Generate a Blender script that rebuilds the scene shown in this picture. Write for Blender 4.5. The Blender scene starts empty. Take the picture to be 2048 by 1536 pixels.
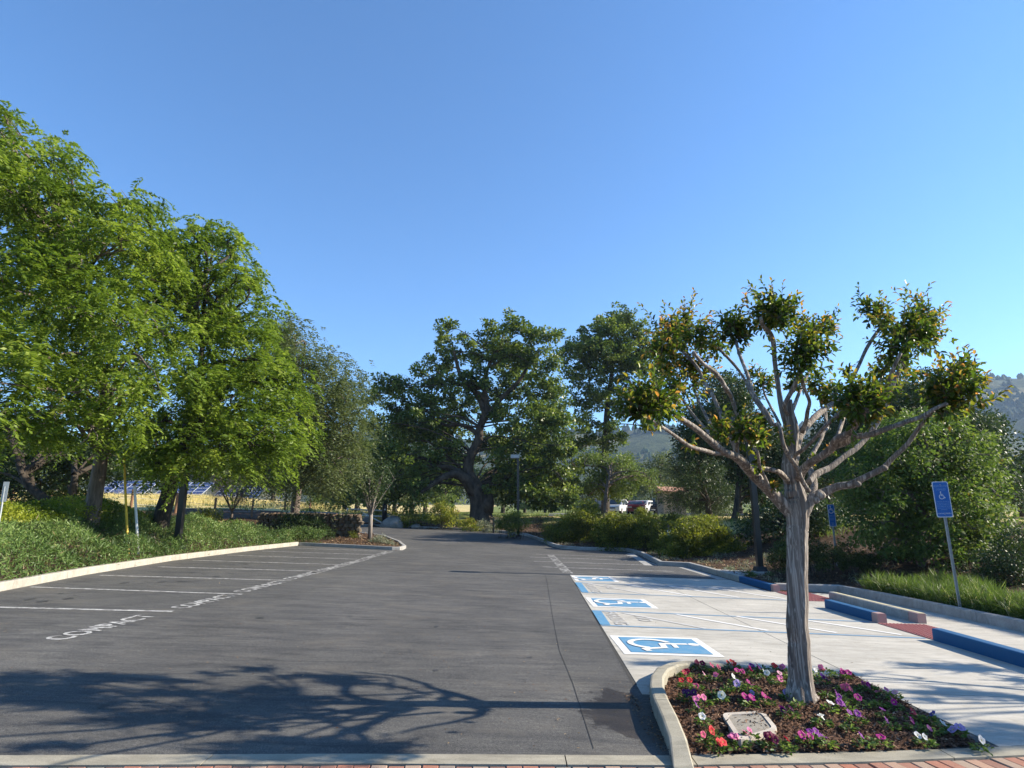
import bpy, math
import numpy as np
from mathutils import Vector, Matrix
sc = bpy.context.scene
R = math.radians

# ------------------------------------------------------------ camera, sky, sun, exposure
FPX, HZ, CH = 1200.0, 1030.0, 1.55          # focal length and horizon row for a 2048 px wide frame, eye height
TILT = math.atan((HZ - 768.0) / FPX)
cam_d = bpy.data.cameras.new('camera'); cam_d.sensor_width = 36.0; cam_d.lens = 36.0 * FPX / 2048.0
cam_d.clip_start = 0.05; cam_d.clip_end = 6000
cam = bpy.data.objects.new('camera', cam_d); sc.collection.objects.link(cam)
cam.location = (0, 0, CH); cam.rotation_euler = (math.pi / 2 + TILT, 0, 0); sc.camera = cam

SUN_EL, SUN_AZ = R(28.5), R(4.0)            # azimuth from +X towards +Y
world = bpy.data.worlds.new('World'); sc.world = world; world.use_nodes = True
wn = world.node_tree; wn.nodes.clear()
sky = wn.nodes.new('ShaderNodeTexSky'); sky.sky_type = 'NISHITA'; sky.sun_disc = False
sky.sun_elevation = SUN_EL; sky.sun_rotation = math.pi / 2 - SUN_AZ
sky.altitude = 100; sky.air_density = 1.0; sky.dust_density = 0.0; sky.ozone_density = 5.5
bg = wn.nodes.new('ShaderNodeBackground'); bg.inputs[1].default_value = 0.1
wo = wn.nodes.new('ShaderNodeOutputWorld')
hs = wn.nodes.new('ShaderNodeHueSaturation'); hs.inputs['Saturation'].default_value = 1.10
wn.links.new(sky.outputs[0], hs.inputs['Color']); wn.links.new(hs.outputs[0], bg.inputs[0]); wn.links.new(bg.outputs[0], wo.inputs[0])
sun_d = bpy.data.lights.new('sun', 'SUN'); sun_d.energy = 4.9; sun_d.angle = R(0.53); sun_d.color = (1.0, 0.90, 0.74)
sun = bpy.data.objects.new('sun', sun_d); sc.collection.objects.link(sun)
SV = Vector((math.cos(SUN_EL) * math.cos(SUN_AZ), math.cos(SUN_EL) * math.sin(SUN_AZ), math.sin(SUN_EL)))
sun.rotation_euler = SV.to_track_quat('Z', 'Y').to_euler(); sun.location = (30, 0, 30)
sc.view_settings.view_transform = 'Standard'; sc.view_settings.look = 'None'
sc.view_settings.gamma = 1.0; sc.view_settings.use_curve_mapping = False
sc.view_settings.exposure = 1.38
sc.render.engine = 'CYCLES'
sc.cycles.max_bounces = 8; sc.cycles.transparent_max_bounces = 8
sc.cycles.transmission_bounces = 4; sc.cycles.volume_bounces = 0
try: sc.cycles.use_denoising = True
except Exception: pass

# ------------------------------------------------------------ small helpers
def ss(a, b, x):
    t = np.clip((np.asarray(x, float) - a) / (b - a), 0, 1); return t * t * (3 - 2 * t)
def ray(px, py):
    F = np.array([0, math.cos(TILT), math.sin(TILT)]); U = np.array([0, -math.sin(TILT), math.cos(TILT)])
    return F + np.array([1, 0, 0]) * (px - 1024) / FPX + U * (768 - py) / FPX
def at(px, py, Y):                            # the point seen at a pixel, Y metres ahead
    d = ray(px, py); return np.array([0, 0, CH]) + d * (Y / d[1])
def G(px, py, dz=0.0):                        # the point of the sloping lot seen at a pixel
    d = ray(px, py); s = (dz - CH) / (d[2] + .03 * d[0]); return np.array([0, 0, CH]) + s * d
CROSS = 0.03                                  # the lot drains to the right
def L(x, y):
    return -CROSS * np.clip(x, -10, 10) + .42 * ss(27, 42, y)
PAVED = [(-8.1, -8), (-8.4, 5), (-8.81, 10.85), (-9.27, 13.6), (-9.6, 17.5), (-9.5, 22), (-9.15, 26.6), (-6.77, 26.0), (-4.75, 25.35),
         (-4.5, 25.6), (-4.6, 27), (-5.4, 30), (-6.9, 33.5), (-9.5, 35.5), (-14, 37), (-20, 38), (-20, 46), (-14, 46.5), (-9.5, 45.5), (-6.2, 44), (-3.5, 42.5), (-1.0, 40.5),
         (0.8, 37.5), (1.6, 33.8), (2.0, 31.0), (2.35, 29.8), (3.2, 29.3), (5.4, 29.5), (5.62, 27.4), (5.05, 21.4), (5.97, 21.2), (6.0, 14.6), (7.55, 14.7), (7.9, 13.2), (8.05, 9.0), (8.3, 5), (8.6, -8)]
PV = np.array(PAVED)
def sdist(x, y, poly=PV, closed=True):        # signed distance, positive outside
    x = np.asarray(x, float); y = np.asarray(y, float)
    shp = np.broadcast(x, y).shape; x = np.broadcast_to(x, shp).ravel(); y = np.broadcast_to(y, shp).ravel()
    best = np.full(x.shape, 1e18); inside = np.zeros(x.shape, bool); n = len(poly)
    for i in range(n):
        ax, ay = poly[i]; bx, by = poly[(i + 1) % n]
        ex, ey = bx - ax, by - ay
        t = np.clip(((x - ax) * ex + (y - ay) * ey) / (ex * ex + ey * ey), 0, 1)
        best = np.minimum(best, (x - ax - t * ex) ** 2 + (y - ay - t * ey) ** 2)
        if ay != by:
            c = ((ay > y) != (by > y)) & (x < (bx - ax) * (y - ay) / (by - ay) + ax); inside ^= c
    d = np.sqrt(best); d[inside] *= -1
    return d.reshape(shp)
def H(x, y, lower=True):                      # height of the open ground
    x = np.asarray(x, float); y = np.asarray(y, float)
    sd = sdist(x, y); base = L(x, y)
    w = 4.6 + 5.0 * ss(-8, -2, x); z1 = 1.32 - .12 * ss(-8, 0, x)
    island = ss(-16, -14.5, x) * (1 - ss(32.2, 32.8, y)) * ss(24.0, 25.5, y) * (1 - ss(-3, -2, x))
    rr = .11 * ss(0.02, .3, sd) + np.maximum(z1 - base - .11, 0) * ss(.3, w, sd) * (1 - island)
    r = np.hypot(x, y); ang = x / np.maximum(np.abs(y), 1)
    fac = .010 + .030 * (1 - ss(-.55, -.15, ang))
    far = fac * np.clip(r - 35, 0, 120) + .02 * np.clip(r - 155, 0, 1e9)
    bump = .05 * np.sin(x * 1.3 + y * .7) * np.sin(y * .9 - x * .4) * ss(1, 4, sd)
    z = base + rr + far + bump
    return np.where(sd < 0, base - .06, z)
def HF(x, y): return float(H(np.array([x]), np.array([y]))[0])
def LF(x, y): return float(L(x, y))

# ------------------------------------------------------------ materials
MATS = {}
def new_mat(name):
    m = bpy.data.materials.new(name); m.use_nodes = True; nt = m.node_tree; nt.nodes.clear()
    out = nt.nodes.new('ShaderNodeOutputMaterial'); MATS[name] = m
    return m, nt, out
def N(nt, t, **kw):
    n = nt.nodes.new(t)
    for k, v in kw.items(): setattr(n, k, v)
    return n
def ramp(nt, stops, fac, interp='LINEAR'):
    r = N(nt, 'ShaderNodeValToRGB'); r.color_ramp.interpolation = interp
    el = r.color_ramp.elements
    while len(el) < len(stops): el.new(0.5)
    for e, (p, c) in zip(el, stops): e.position = p; e.color = (*c, 1) if len(c) == 3 else c
    nt.links.new(fac, r.inputs[0]); return r.outputs[0]
def noise(nt, scale, detail=4, rough=.55, stretch=None, coord='Object', dist=0.0):
    tc = N(nt, 'ShaderNodeTexCoord'); src = tc.outputs[coord]
    if stretch:
        mp = N(nt, 'ShaderNodeMapping'); mp.inputs['Scale'].default_value = stretch; nt.links.new(src, mp.inputs[0]); src = mp.outputs[0]
    n = N(nt, 'ShaderNodeTexNoise'); n.inputs['Scale'].default_value = scale; n.inputs['Detail'].default_value = detail
    n.inputs['Roughness'].default_value = rough; n.inputs['Distortion'].default_value = dist
    nt.links.new(src, n.inputs[0]); return n.outputs['Fac']
def mix(nt, fac, a, b, mode='MIX'):
    m = N(nt, 'ShaderNodeMix', data_type='RGBA', blend_type=mode)
    for sock, v in ((m.inputs[0], fac), (m.inputs[6], a), (m.inputs[7], b)):
        if isinstance(v, (int, float)): sock.default_value = v
        elif isinstance(v, tuple): sock.default_value = (*v, 1)
        else: nt.links.new(v, sock)
    return m.outputs[2]
def bsdf(nt, out, col, rough=.8, spec=.3, bump=None, bstr=.3, bdist=.02, metal=0.0):
    b = N(nt, 'ShaderNodeBsdfPrincipled')
    if isinstance(col, tuple): b.inputs['Base Color'].default_value = (*col, 1)
    else: nt.links.new(col, b.inputs['Base Color'])
    if isinstance(rough, (int, float)): b.inputs['Roughness'].default_value = rough
    else: nt.links.new(rough, b.inputs['Roughness'])
    b.inputs['Specular IOR Level'].default_value = spec; b.inputs['Metallic'].default_value = metal
    if bump is not None:
        bp = N(nt, 'ShaderNodeBump'); bp.inputs['Strength'].default_value = bstr; bp.inputs['Distance'].default_value = bdist
        nt.links.new(bump, bp.inputs['Height']); nt.links.new(bp.outputs[0], b.inputs['Normal'])
    nt.links.new(b.outputs[0], out.inputs[0]); return b
def plain(name, col, rough=.6, spec=.3, var=.15, scale=6, bstr=.15, metal=0.0, coord='Object'):
    m, nt, out = new_mat(name); n = noise(nt, scale, 5, coord=coord)
    lo = tuple(c * (1 - var) for c in col); hi = tuple(min(1, c * (1 + var)) for c in col)
    c = ramp(nt, [(.3, lo), (.7, hi)], n); n2 = noise(nt, scale * 12, 3, coord=coord)
    bsdf(nt, out, c, rough, spec, n2, bstr, .004, metal); return m
def leaf_mat(name, stops, trans=.35, rough=.5, spec=.35):
    m, nt, out = new_mat(name)
    a = N(nt, 'ShaderNodeAttribute', attribute_name='tone'); col = ramp(nt, stops, a.outputs['Fac'])
    b = N(nt, 'ShaderNodeBsdfPrincipled'); nt.links.new(col, b.inputs['Base Color'])
    b.inputs['Roughness'].default_value = rough; b.inputs['Specular IOR Level'].default_value = spec
    t = N(nt, 'ShaderNodeBsdfTranslucent')
    tc = mix(nt, .5, col, (1.15, 1.25, .45), 'MULTIPLY'); nt.links.new(tc, t.inputs[0])
    ms = N(nt, 'ShaderNodeMixShader'); ms.inputs[0].default_value = trans
    nt.links.new(b.outputs[0], ms.inputs[1]); nt.links.new(t.outputs[0], ms.inputs[2]); nt.links.new(ms.outputs[0], out.inputs[0])
    return m
def bark_mat(name, dark, light, sx=10, sz=1.2, bstr=.6, streak=None):
    m, nt, out = new_mat(name)
    n = noise(nt, 1.0, 6, .65, (sx, sx, sz), dist=.6); c = ramp(nt, [(.32, dark), (.68, light)], n)
    if streak:
        n3 = noise(nt, 1.0, 4, .6, (sx * 2.2, sx * 2.2, sz * .8), dist=.9)
        c = mix(nt, ramp(nt, [(.50, (0, 0, 0)), (.62, (1, 1, 1))], n3), c, streak)
    bsdf(nt, out, c, .85, .2, n, bstr, .03); return m

def asphalt_mat(name, base, stain=False):
    m, nt, out = new_mat(name)
    big = noise(nt, .45, 6, .6, (1.0, .55, 1)); med = noise(nt, 2.2, 6, .65, (.5, 2.6, 1), dist=1.2); fine = noise(nt, 130, 2, .8); grit = noise(nt, 38, 4, .75)
    c = ramp(nt, [(.3, tuple(v * .8 for v in base)), (.7, tuple(v * 1.2 for v in base))], big)
    c = mix(nt, .8, c, ramp(nt, [(.35, (.66, .66, .68)), (.65, (1.35, 1.32, 1.25))], med), 'MULTIPLY')
    c = mix(nt, 1.0, c, ramp(nt, [(.32, (.5, .5, .5)), (.5, (1, 1, 1)), (.68, (2.0, 1.95, 1.85))], fine), 'MULTIPLY')
    c = mix(nt, .6, c, ramp(nt, [(.35, (.65, .65, .65)), (.65, (1.35, 1.35, 1.33))], grit), 'MULTIPLY')
    # sweeping tyre scuffs
    tc = N(nt, 'ShaderNodeTexCoord'); wv = N(nt, 'ShaderNodeTexWave', wave_type='RINGS', rings_direction='Z')
    mp = N(nt, 'ShaderNodeMapping'); mp.inputs['Location'].default_value = (3.5, -7.0, 0); nt.links.new(tc.outputs['Object'], mp.inputs[0])
    wv.inputs['Scale'].default_value = .32; wv.inputs['Distortion'].default_value = 14; wv.inputs['Detail'].default_value = 4; wv.inputs['Detail Scale'].default_value = .5
    nt.links.new(mp.outputs[0], wv.inputs[0])
    c = mix(nt, .28, c, ramp(nt, [(.0, (.66, .66, .68)), (.25, (1, 1, 1)), (1, (1.06, 1.05, 1.03))], wv.outputs['Fac']), 'MULTIPLY')
    # pale dust
    du = noise(nt, .8, 7, .7, (1, 1.6, 1)); c = mix(nt, ramp(nt, [(.52, (0, 0, 0)), (.74, (.42, .42, .42))], du), c, (.17, .15, .12))
    # old oil spots
    vo = N(nt, 'ShaderNodeTexVoronoi'); vo.inputs['Scale'].default_value = 1.7; nt.links.new(tc.outputs['Object'], vo.inputs[0])
    c = mix(nt, ramp(nt, [(.02, (.5, .5, .5)), (.07, (0, 0, 0))], vo.outputs['Distance']), c, (.018, .018, .02))
    rough = .82
    if stain:                                  # damp patch beside the flower bed
        sep = N(nt, 'ShaderNodeSeparateXYZ'); nt.links.new(tc.outputs['Object'], sep.inputs[0])
        wob = noise(nt, 3.0, 5, .7)
        def mth(op, a, b=None):
            q = N(nt, 'ShaderNodeMath', operation=op)
            for s, v in zip(q.inputs, (a, b)):
                if v is None: continue
                if isinstance(v, (int, float)): s.default_value = v
                else: nt.links.new(v, s)
            return q.outputs[0]
        dx = mth('MULTIPLY', mth('SUBTRACT', sep.outputs[0], .92), 2.3); dy = mth('MULTIPLY', mth('SUBTRACT', sep.outputs[1], 5.35), 1.05)
        d = mth('SQRT', mth('ADD', mth('MULTIPLY', dx, dx), mth('MULTIPLY', dy, dy)))
        d = mth('ADD', d, mth('MULTIPLY', mth('SUBTRACT', wob, .5), 1.5))
        msk = ramp(nt, [(.62, (1, 1, 1)), (.74, (0, 0, 0))], d)
        c = mix(nt, msk, c, mix(nt, 1.0, c, (.42, .36, .31), 'MULTIPLY'))
        rg = N(nt, 'ShaderNodeMapRange'); nt.links.new(msk, rg.inputs[0]); rg.inputs[3].default_value = .82; rg.inputs[4].default_value = .55; rough = rg.outputs[0]
    bsdf(nt, out, c, rough, .25, fine, .5, .006); return m
asphalt_mat('asphalt', (.071, .0705, .0695), True); asphalt_mat('asphalt_old', (.12, .115, .108))

def concrete_mat(name, base, dirt=(.2, .17, .12), damt=.5, bscale=.7):
    m, nt, out = new_mat(name)
    a = noise(nt, bscale, 7, .65, (1, 1.5, 1)); b = noise(nt, 5, 6, .65, (.45, 2.0, 1), dist=.8); f = noise(nt, 160, 3, .7)
    c = ramp(nt, [(.28, tuple(v * .80 for v in base)), (.72, tuple(v * 1.14 for v in base))], a)
    c = mix(nt, .75, c, ramp(nt, [(.3, (.72, .72, .70)), (.7, (1.2, 1.2, 1.2))], b), 'MULTIPLY')
    c = mix(nt, .9, c, ramp(nt, [(.3, (.72, .72, .72)), (.7, (1.25, 1.25, 1.25))], f), 'MULTIPLY')
    d = noise(nt, 2.3, 8, .75); c = mix(nt, ramp(nt, [(.56, (0, 0, 0)), (.75, (damt, damt, damt))], d), c, dirt)
    bsdf(nt, out, c, .85, .25, f, .35, .004); return m
concrete_mat('concrete', (.42, .395, .345), (.24, .215, .175), .75); concrete_mat('kerb_concrete', (.36, .335, .285), (.19, .16, .11), .6, 2)
concrete_mat('shade_concrete', (.33, .32, .30), (.16, .145, .12), .6, 2); concrete_mat('mossy_kerb', (.30, .275, .215), (.12, .10, .06), .8, 3)  # shade_concrete: copy of the kerb concrete with shade toned into its colour
concrete_mat('box_frame', (.46, .41, .35), (.25, .2, .15), .5, 9); concrete_mat('box_lid', (.27, .245, .205), (.14, .11, .08), .7, 9)
def paint_mat(name, col, wear=.45, under=(.3, .29, .27)):
    m, nt, out = new_mat(name); n = noise(nt, 9, 8, .75); n2 = noise(nt, 60, 4, .7)
    t0 = .43 if wear >= .7 else .5
    c = mix(nt, ramp(nt, [(t0, (0, 0, 0)), (t0 + .18, (wear, wear, wear))], n), col, under)
    c = mix(nt, ramp(nt, [(t0 + .07, (0, 0, 0)), (t0 + .2, (wear, wear, wear))], n2), c, under)
    bsdf(nt, out, c, .7, .3, n2, .2, .003); return m
paint_mat('white_paint', (.55, .54, .51), .95, (.11, .105, .10)); paint_mat('white_paint_slab', (.66, .65, .62), .5, (.42, .4, .36))
paint_mat('faded_white', (.52, .51, .48), .8, (.38, .36, .33))
paint_mat('blue_paint', (.055, .21, .37), .7, (.16, .27, .36)); paint_mat('blue_line', (.13, .24, .36), .6, (.3, .33, .34))
paint_mat('blue_kerb_paint', (.010, .085, .20), .3, (.03, .12, .22)); paint_mat('red_mat', (.36, .12, .11), .5, (.42, .24, .21))
paint_mat('yellow_paint', (.50, .44, .26), .8, (.4, .37, .29)); paint_mat('pink_kerb', (.40, .25, .22), .6, (.3, .26, .23))
plain('joint', (.05, .047, .042), .95); plain('seam', (.04, .038, .036), .95); plain('black_metal', (.012, .012, .014), .35, .5, .2, 8); plain('galvanised', (.33, .35, .36), .45, .5, .15, 20, metal=.4)
plain('sign_blue', (.008, .10, .36), .45, .4, .08, 20); plain('sign_white', (.5, .54, .6), .5, .4, .05); plain('white_vinyl', (.7, .7, .68), .5, .3, .08)
plain('sign_print', (.16, .30, .52), .5, .4, .05)
plain('yellow_pole', (.62, .40, .03), .5, .4, .12); plain('pvc_white', (.62, .62, .60), .45, .4, .08)
plain('wood_post', (.20, .11, .06), .85, .2, .3, 15); plain('grey_wood', (.22, .19, .16), .85, .2, .3, 15); plain('stucco', (.36, .29, .22), .9, .2, .12, 12)
plain('roof_tile', (.34, .19, .13), .85, .2, .25, 9); plain('boulder_stone', (.24, .22, .19), .9, .2, .3, 4, .6)
plain('car_white', (.62, .63, .64), .3, .5, .03); plain('car_dark', (.035, .038, .05), .25, .5, .05); plain('car_red', (.22, .012, .015), .3, .5, .05)
plain('car_silver', (.3, .31, .33), .3, .5, .05); plain('car_black', (.012, .012, .014), .25, .5, .05)
plain('glass', (.04, .05, .06), .08, .6, .05); plain('tyre', (.015, .015, .015), .9, .2, .1); plain('rim', (.4, .4, .41), .35, .5, .05); plain('lamp_red', (.35, .02, .02), .3, .5, .05)
plain('solar_cell', (.035, .05, .13), .25, .6, .12, 2); plain('solar_frame', (.55, .57, .6), .4, .5, .08); plain('lens', (.5, .5, .47), .4, .4, .05)
plain('wire', (.3, .3, .3), .5, .4, .1)
def brick_mat(name, c1, c2):
    m, nt, out = new_mat(name); n = noise(nt, 14, 6, .7); f = noise(nt, 200, 3, .7)
    oi = N(nt, 'ShaderNodeObjectInfo')
    c = ramp(nt, [(.25, c1), (.75, c2)], n)
    c = mix(nt, 1.0, c, ramp(nt, [(0, (.72, .78, .82)), (.35, (1.0, .98, .95)), (.7, (1.15, .95, .85)), (1, (.92, 1.0, 1.0))], oi.outputs['Random']), 'MULTIPLY')
    c = mix(nt, 1.0, c, ramp(nt, [(.3, (.7, .7, .7)), (.7, (1.3, 1.3, 1.3))], f), 'MULTIPLY')
    bsdf(nt, out, c, .9, .2, f, .5, .004); return m
brick_mat('brick', (.25, .12, .085), (.34, .18, .13)); brick_mat('brick_tan', (.30, .215, .16), (.36, .26, .20)); brick_mat('fieldstone', (.085, .07, .052), (.20, .16, .12))
def ground_mat():
    m, nt, out = new_mat('ground')
    za = N(nt, 'ShaderNodeAttribute', attribute_name='zone')
    n1 = noise(nt, 3.5, 8, .75, coord='Object'); n2 = noise(nt, 40, 5, .75); n3 = noise(nt, .18, 6, .65); n4 = noise(nt, 1.1, 6, .7)
    soil = ramp(nt, [(.28, (.03, .020, .014)), (.5, (.065, .042, .028)), (.72, (.15, .105, .07))], n1)
    soil = mix(nt, .9, soil, ramp(nt, [(.35, (.5, .5, .5)), (.68, (1.7, 1.6, 1.5))], n2), 'MULTIPLY')
    dry = ramp(nt, [(.3, (.42, .32, .13)), (.5, (.60, .46, .21)), (.7, (.68, .56, .32))], n4)
    dry = mix(nt, ramp(nt, [(.45, (0, 0, 0)), (.62, (.8, .8, .8))], n3), dry, (.17, .19, .05))
    dry = mix(nt, .8, dry, ramp(nt, [(.3, (.7, .7, .7)), (.7, (1.25, 1.25, 1.2))], n2), 'MULTIPLY')
    lawn = ramp(nt, [(.3, (.07, .10, .02)), (.7, (.20, .22, .06))], n4)
    c = mix(nt, ramp(nt, [(.35, (0, 0, 0)), (.5, (1, 1, 1))], za.outputs['Fac']), soil, lawn)
    c = mix(nt, ramp(nt, [(.65, (0, 0, 0)), (.85, (1, 1, 1))], za.outputs['Fac']), c, dry)
    bsdf(nt, out, c, .95, .1, n2, .8, .03)
ground_mat()
def mulch_mat():
    m, nt, out = new_mat('mulch'); n1 = noise(nt, 55, 6, .75, (1, .7, 1)); n2 = noise(nt, 9, 5, .7)
    c = ramp(nt, [(.3, (.03, .017, .011)), (.5, (.11, .06, .038)), (.72, (.26, .155, .105))], n1)
    c = mix(nt, .6, c, ramp(nt, [(.3, (.7, .7, .7)), (.7, (1.25, 1.2, 1.15))], n2), 'MULTIPLY')
    bsdf(nt, out, c, .95, .15, n1, 1.0, .02)
mulch_mat()
leaf_mat('chips', [(0, (.03, .016, .010)), (.5, (.12, .065, .04)), (.9, (.24, .15, .10)), (1, (.38, .29, .2))], .0, .9, .1)
leaf_mat('litter', [(0, (.06, .032, .02)), (.5, (.16, .095, .055)), (1, (.34, .25, .15))], .1, .9, .1)
def hill_mat():
    m, nt, out = new_mat('hill_scrub')
    n1 = noise(nt, .006, 7, .62, coord='Object'); n2 = noise(nt, .05, 8, .75); n3 = noise(nt, .25, 5, .8)
    c = ramp(nt, [(.40, (.032, .05, .022)), (.52, (.06, .075, .035)), (.62, (.17, .155, .085))], n1)
    c = mix(nt, .9, c, ramp(nt, [(.35, (.45, .5, .45)), (.65, (1.5, 1.4, 1.3))], n2), 'MULTIPLY')
    c = mix(nt, .9, c, ramp(nt, [(.35, (.5, .5, .5)), (.65, (1.5, 1.5, 1.5))], n3), 'MULTIPLY')
    bsdf(nt, out, c, .95, .1, n3, 1.0, 3.0)
hill_mat()
leaf_mat('locust_leaf', [(0, (.05, .09, .014)), (.35, (.115, .178, .022)), (.7, (.215, .295, .04)), (1, (.39, .44, .09))], .5, .5, .35)
leaf_mat('grey_leaf', [(0, (.05, .075, .03)), (.5, (.11, .14, .055)), (1, (.2, .23, .10))], .4)
leaf_mat('oak_leaf', [(0, (.025, .045, .010)), (.5, (.095, .145, .025)), (1, (.27, .32, .065))], .42, .45, .45)
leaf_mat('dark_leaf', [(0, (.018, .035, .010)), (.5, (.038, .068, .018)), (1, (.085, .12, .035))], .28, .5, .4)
leaf_mat('light_leaf', [(0, (.07, .11, .025)), (.5, (.12, .17, .04)), (1, (.20, .25, .07))], .45)
leaf_mat('maple_leaf', [(0, (.035, .07, .015)), (.45, (.09, .145, .028)), (.9, (.20, .25, .06)), (1, (.30, .19, .06))], .45, .55, .3)
leaf_mat('myrtle_leaf', [(0, (.018, .042, .010)), (.35, (.085, .14, .018)), (.6, (.20, .21, .03)), (.82, (.42, .25, .045)), (1, (.58, .26, .08))], .5, .4, .4)
leaf_mat('rosemary', [(0, (.045, .08, .022)), (.5, (.11, .18, .045)), (.85, (.21, .29, .08)), (1, (.22, .17, .08))], .3)
leaf_mat('ivy', [(0, (.07, .11, .010)), (.5, (.20, .26, .02)), (1, (.36, .38, .05))], .5)
leaf_mat('shrub_leaf', [(0, (.035, .055, .010)), (.5, (.15, .175, .022)), (1, (.36, .35, .05))], .45)
leaf_mat('yellow_shrub', [(0, (.09, .12, .015)), (.5, (.22, .25, .03)), (.85, (.36, .33, .05)), (1, (.35, .13, .04))], .45)
leaf_mat('box_leaf', [(0, (.022, .038, .008)), (.5, (.05, .075, .014)), (1, (.13, .15, .03))], .3)
leaf_mat('silver_leaf', [(0, (.10, .12, .08)), (.5, (.2, .22, .14)), (1, (.36, .36, .28))], .3)
leaf_mat('grass_blade', [(0, (.03, .06, .012)), (.5, (.075, .125, .022)), (.9, (.16, .22, .045)), (1, (.36, .33, .2))], .42)
leaf_mat('dry_grass', [(0, (.30, .27, .08)), (.5, (.56, .45, .18)), (1, (.70, .60, .32))], .4)
leaf_mat('petunia_leaf', [(0, (.05, .10, .02)), (.5, (.11, .18, .035)), (1, (.22, .28, .08))], .4)
leaf_mat('grey_twig', [(0, (.14, .12, .10)), (1, (.3, .26, .21))], .1)
leaf_mat('vine_leaf', [(0, (.12, .17, .04)), (.5, (.2, .26, .07)), (1, (.32, .38, .14))], .4)
bark_mat('myrtle_bark', (.085, .070, .060), (.25, .212, .18), 18, .7, .9, (.40, .355, .31)); bark_mat('oak_bark', (.018, .014, .011), (.10, .08, .06), 3, 1.5, 1.0)
bark_mat('grey_bark', (.07, .055, .045), (.21, .17, .14), 8, 2, .7); bark_mat('dark_bark', (.02, .017, .014), (.08, .065, .05), 6, 2, .7)
FLC = {'white': (.72, .70, .68), 'red': (.55, .025, .035), 'crimson': (.30, .008, .04), 'burgundy': (.13, .005, .045), 'magenta': (.36, .01, .19), 'dark purple': (.07, .004, .09),
       'purple': (.20, .02, .26), 'pink': (.62, .16, .34), 'pale pink': (.66, .34, .46), 'salmon': (.64, .10, .20), 'lavender': (.36, .27, .55), 'indigo': (.07, .06, .28)}
for k, c in FLC.items():
    leaf_mat('petal_' + k.replace(' ', '_'), [(0, tuple(v * .55 for v in c)), (.5, c), (1, tuple(min(.85, v * 1.25 + .03) for v in c))], .35, .6, .2)
plain('flower_throat', (.55, .5, .2), .7)

# ------------------------------------------------------------ object helpers
def link(o, parent=None):
    sc.collection.objects.link(o)
    if parent is not None: o.parent = parent
    return o
def tag(o, label=None, cat=None, group=None, kind=None):
    if label: o['label'] = label
    if cat: o['category'] = cat
    if group: o['group'] = group
    if kind: o['kind'] = kind
    return o
def empty(name, loc=(0, 0, 0), label=None, cat=None, group=None, kind=None, rz=0):
    o = bpy.data.objects.new(name, None); o.empty_display_size = .2; o.location = loc; o.rotation_euler = (0, 0, rz); link(o)
    return tag(o, label, cat, group, kind)
def copy_tree(o, parent=None):
    c = o.copy(); link(c, parent)
    for ch in o.children: copy_tree(ch, c)
    return c
class MB:
    def __init__(s): s.v = []; s.f = []; s.mi = []
    def add(s, vs, fs, mi=0):
        b = len(s.v); s.v += [tuple(map(float, v)) for v in vs]; s.f += [tuple(i + b for i in f) for f in fs]; s.mi += [mi] * len(fs); return s
    def box(s, c, size, rz=0, mi=0, taper=1.0):
        hx, hy, hz = size[0] / 2, size[1] / 2, size[2] / 2; co, si = math.cos(rz), math.sin(rz); vs = []
        for z, t in ((-hz, 1), (hz, taper)):
            for x, y in ((-hx, -hy), (hx, -hy), (hx, hy), (-hx, hy)):
                x, y = x * t, y * t; vs.append((c[0] + x * co - y * si, c[1] + x * si + y * co, c[2] + z))
        return s.add(vs, [(3, 2, 1, 0), (4, 5, 6, 7), (0, 1, 5, 4), (1, 2, 6, 5), (2, 3, 7, 6), (3, 0, 4, 7)], mi)
    def tube(s, pts, rad, n=8, cap=True, flute=0, seed=0, mi=0, nf=7):
        pts = [Vector(p) for p in pts]; vs = []; up = None
        rg = np.random.RandomState(seed); ph = rg.rand(6) * 6.28
        for i, p in enumerate(pts):
            t = (pts[min(i + 1, len(pts) - 1)] - pts[max(i - 1, 0)]).normalized()
            if up is None: up = t.orthogonal().normalized()
            up = (up - t * up.dot(t)).normalized(); w = t.cross(up)
            for k in range(n):
                a = 2 * math.pi * k / n; r = rad[i]
                if flute: r *= 1 + flute * (.55 * math.sin(nf * a + ph[0] + .5 * math.sin(i * .06 + ph[2])) + .3 * math.sin((nf + 4) * a + ph[1] + i * .02) + .35 * math.sin(2 * a + ph[3] + i * .03))
                vs.append(p + up * (math.cos(a) * r) + w * (math.sin(a) * r))
        fs = [(i * n + k, i * n + (k + 1) % n, (i + 1) * n + (k + 1) % n, (i + 1) * n + k) for i in range(len(pts) - 1) for k in range(n)]
        if cap: fs += [tuple(range(n - 1, -1, -1)), tuple((len(pts) - 1) * n + k for k in range(n))]
        return s.add(vs, fs, mi)
    def prism(s, poly, zb, zt, mi=0):          # poly in xy, zb / zt functions or numbers
        n = len(poly); f = lambda z, p: z(p[0], p[1]) if callable(z) else z
        vs = [(p[0], p[1], f(zb, p)) for p in poly] + [(p[0], p[1], f(zt, p)) for p in poly]
        return s.add(vs, [tuple(range(n - 1, -1, -1)), tuple(range(n, 2 * n))] + [(i, (i + 1) % n, n + (i + 1) % n, n + i) for i in range(n)], mi)
    def build(s, name, mat, parent=None, smooth=False, origin=None):
        me = bpy.data.meshes.new(name); vs = s.v
        if origin is not None: vs = [(v[0] - origin[0], v[1] - origin[1], v[2] - origin[2]) for v in vs]
        me.from_pydata(vs, [], s.f); mats = mat if isinstance(mat, (list, tuple)) else [mat]
        for m in mats: me.materials.append(MATS[m])
        if len(mats) > 1: me.polygons.foreach_set('material_index', s.mi)
        if smooth: me.polygons.foreach_set('use_smooth', [True] * len(me.polygons))
        me.update(); o = bpy.data.objects.new(name, me)
        if origin is not None: o.location = origin
        return link(o, parent)
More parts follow.
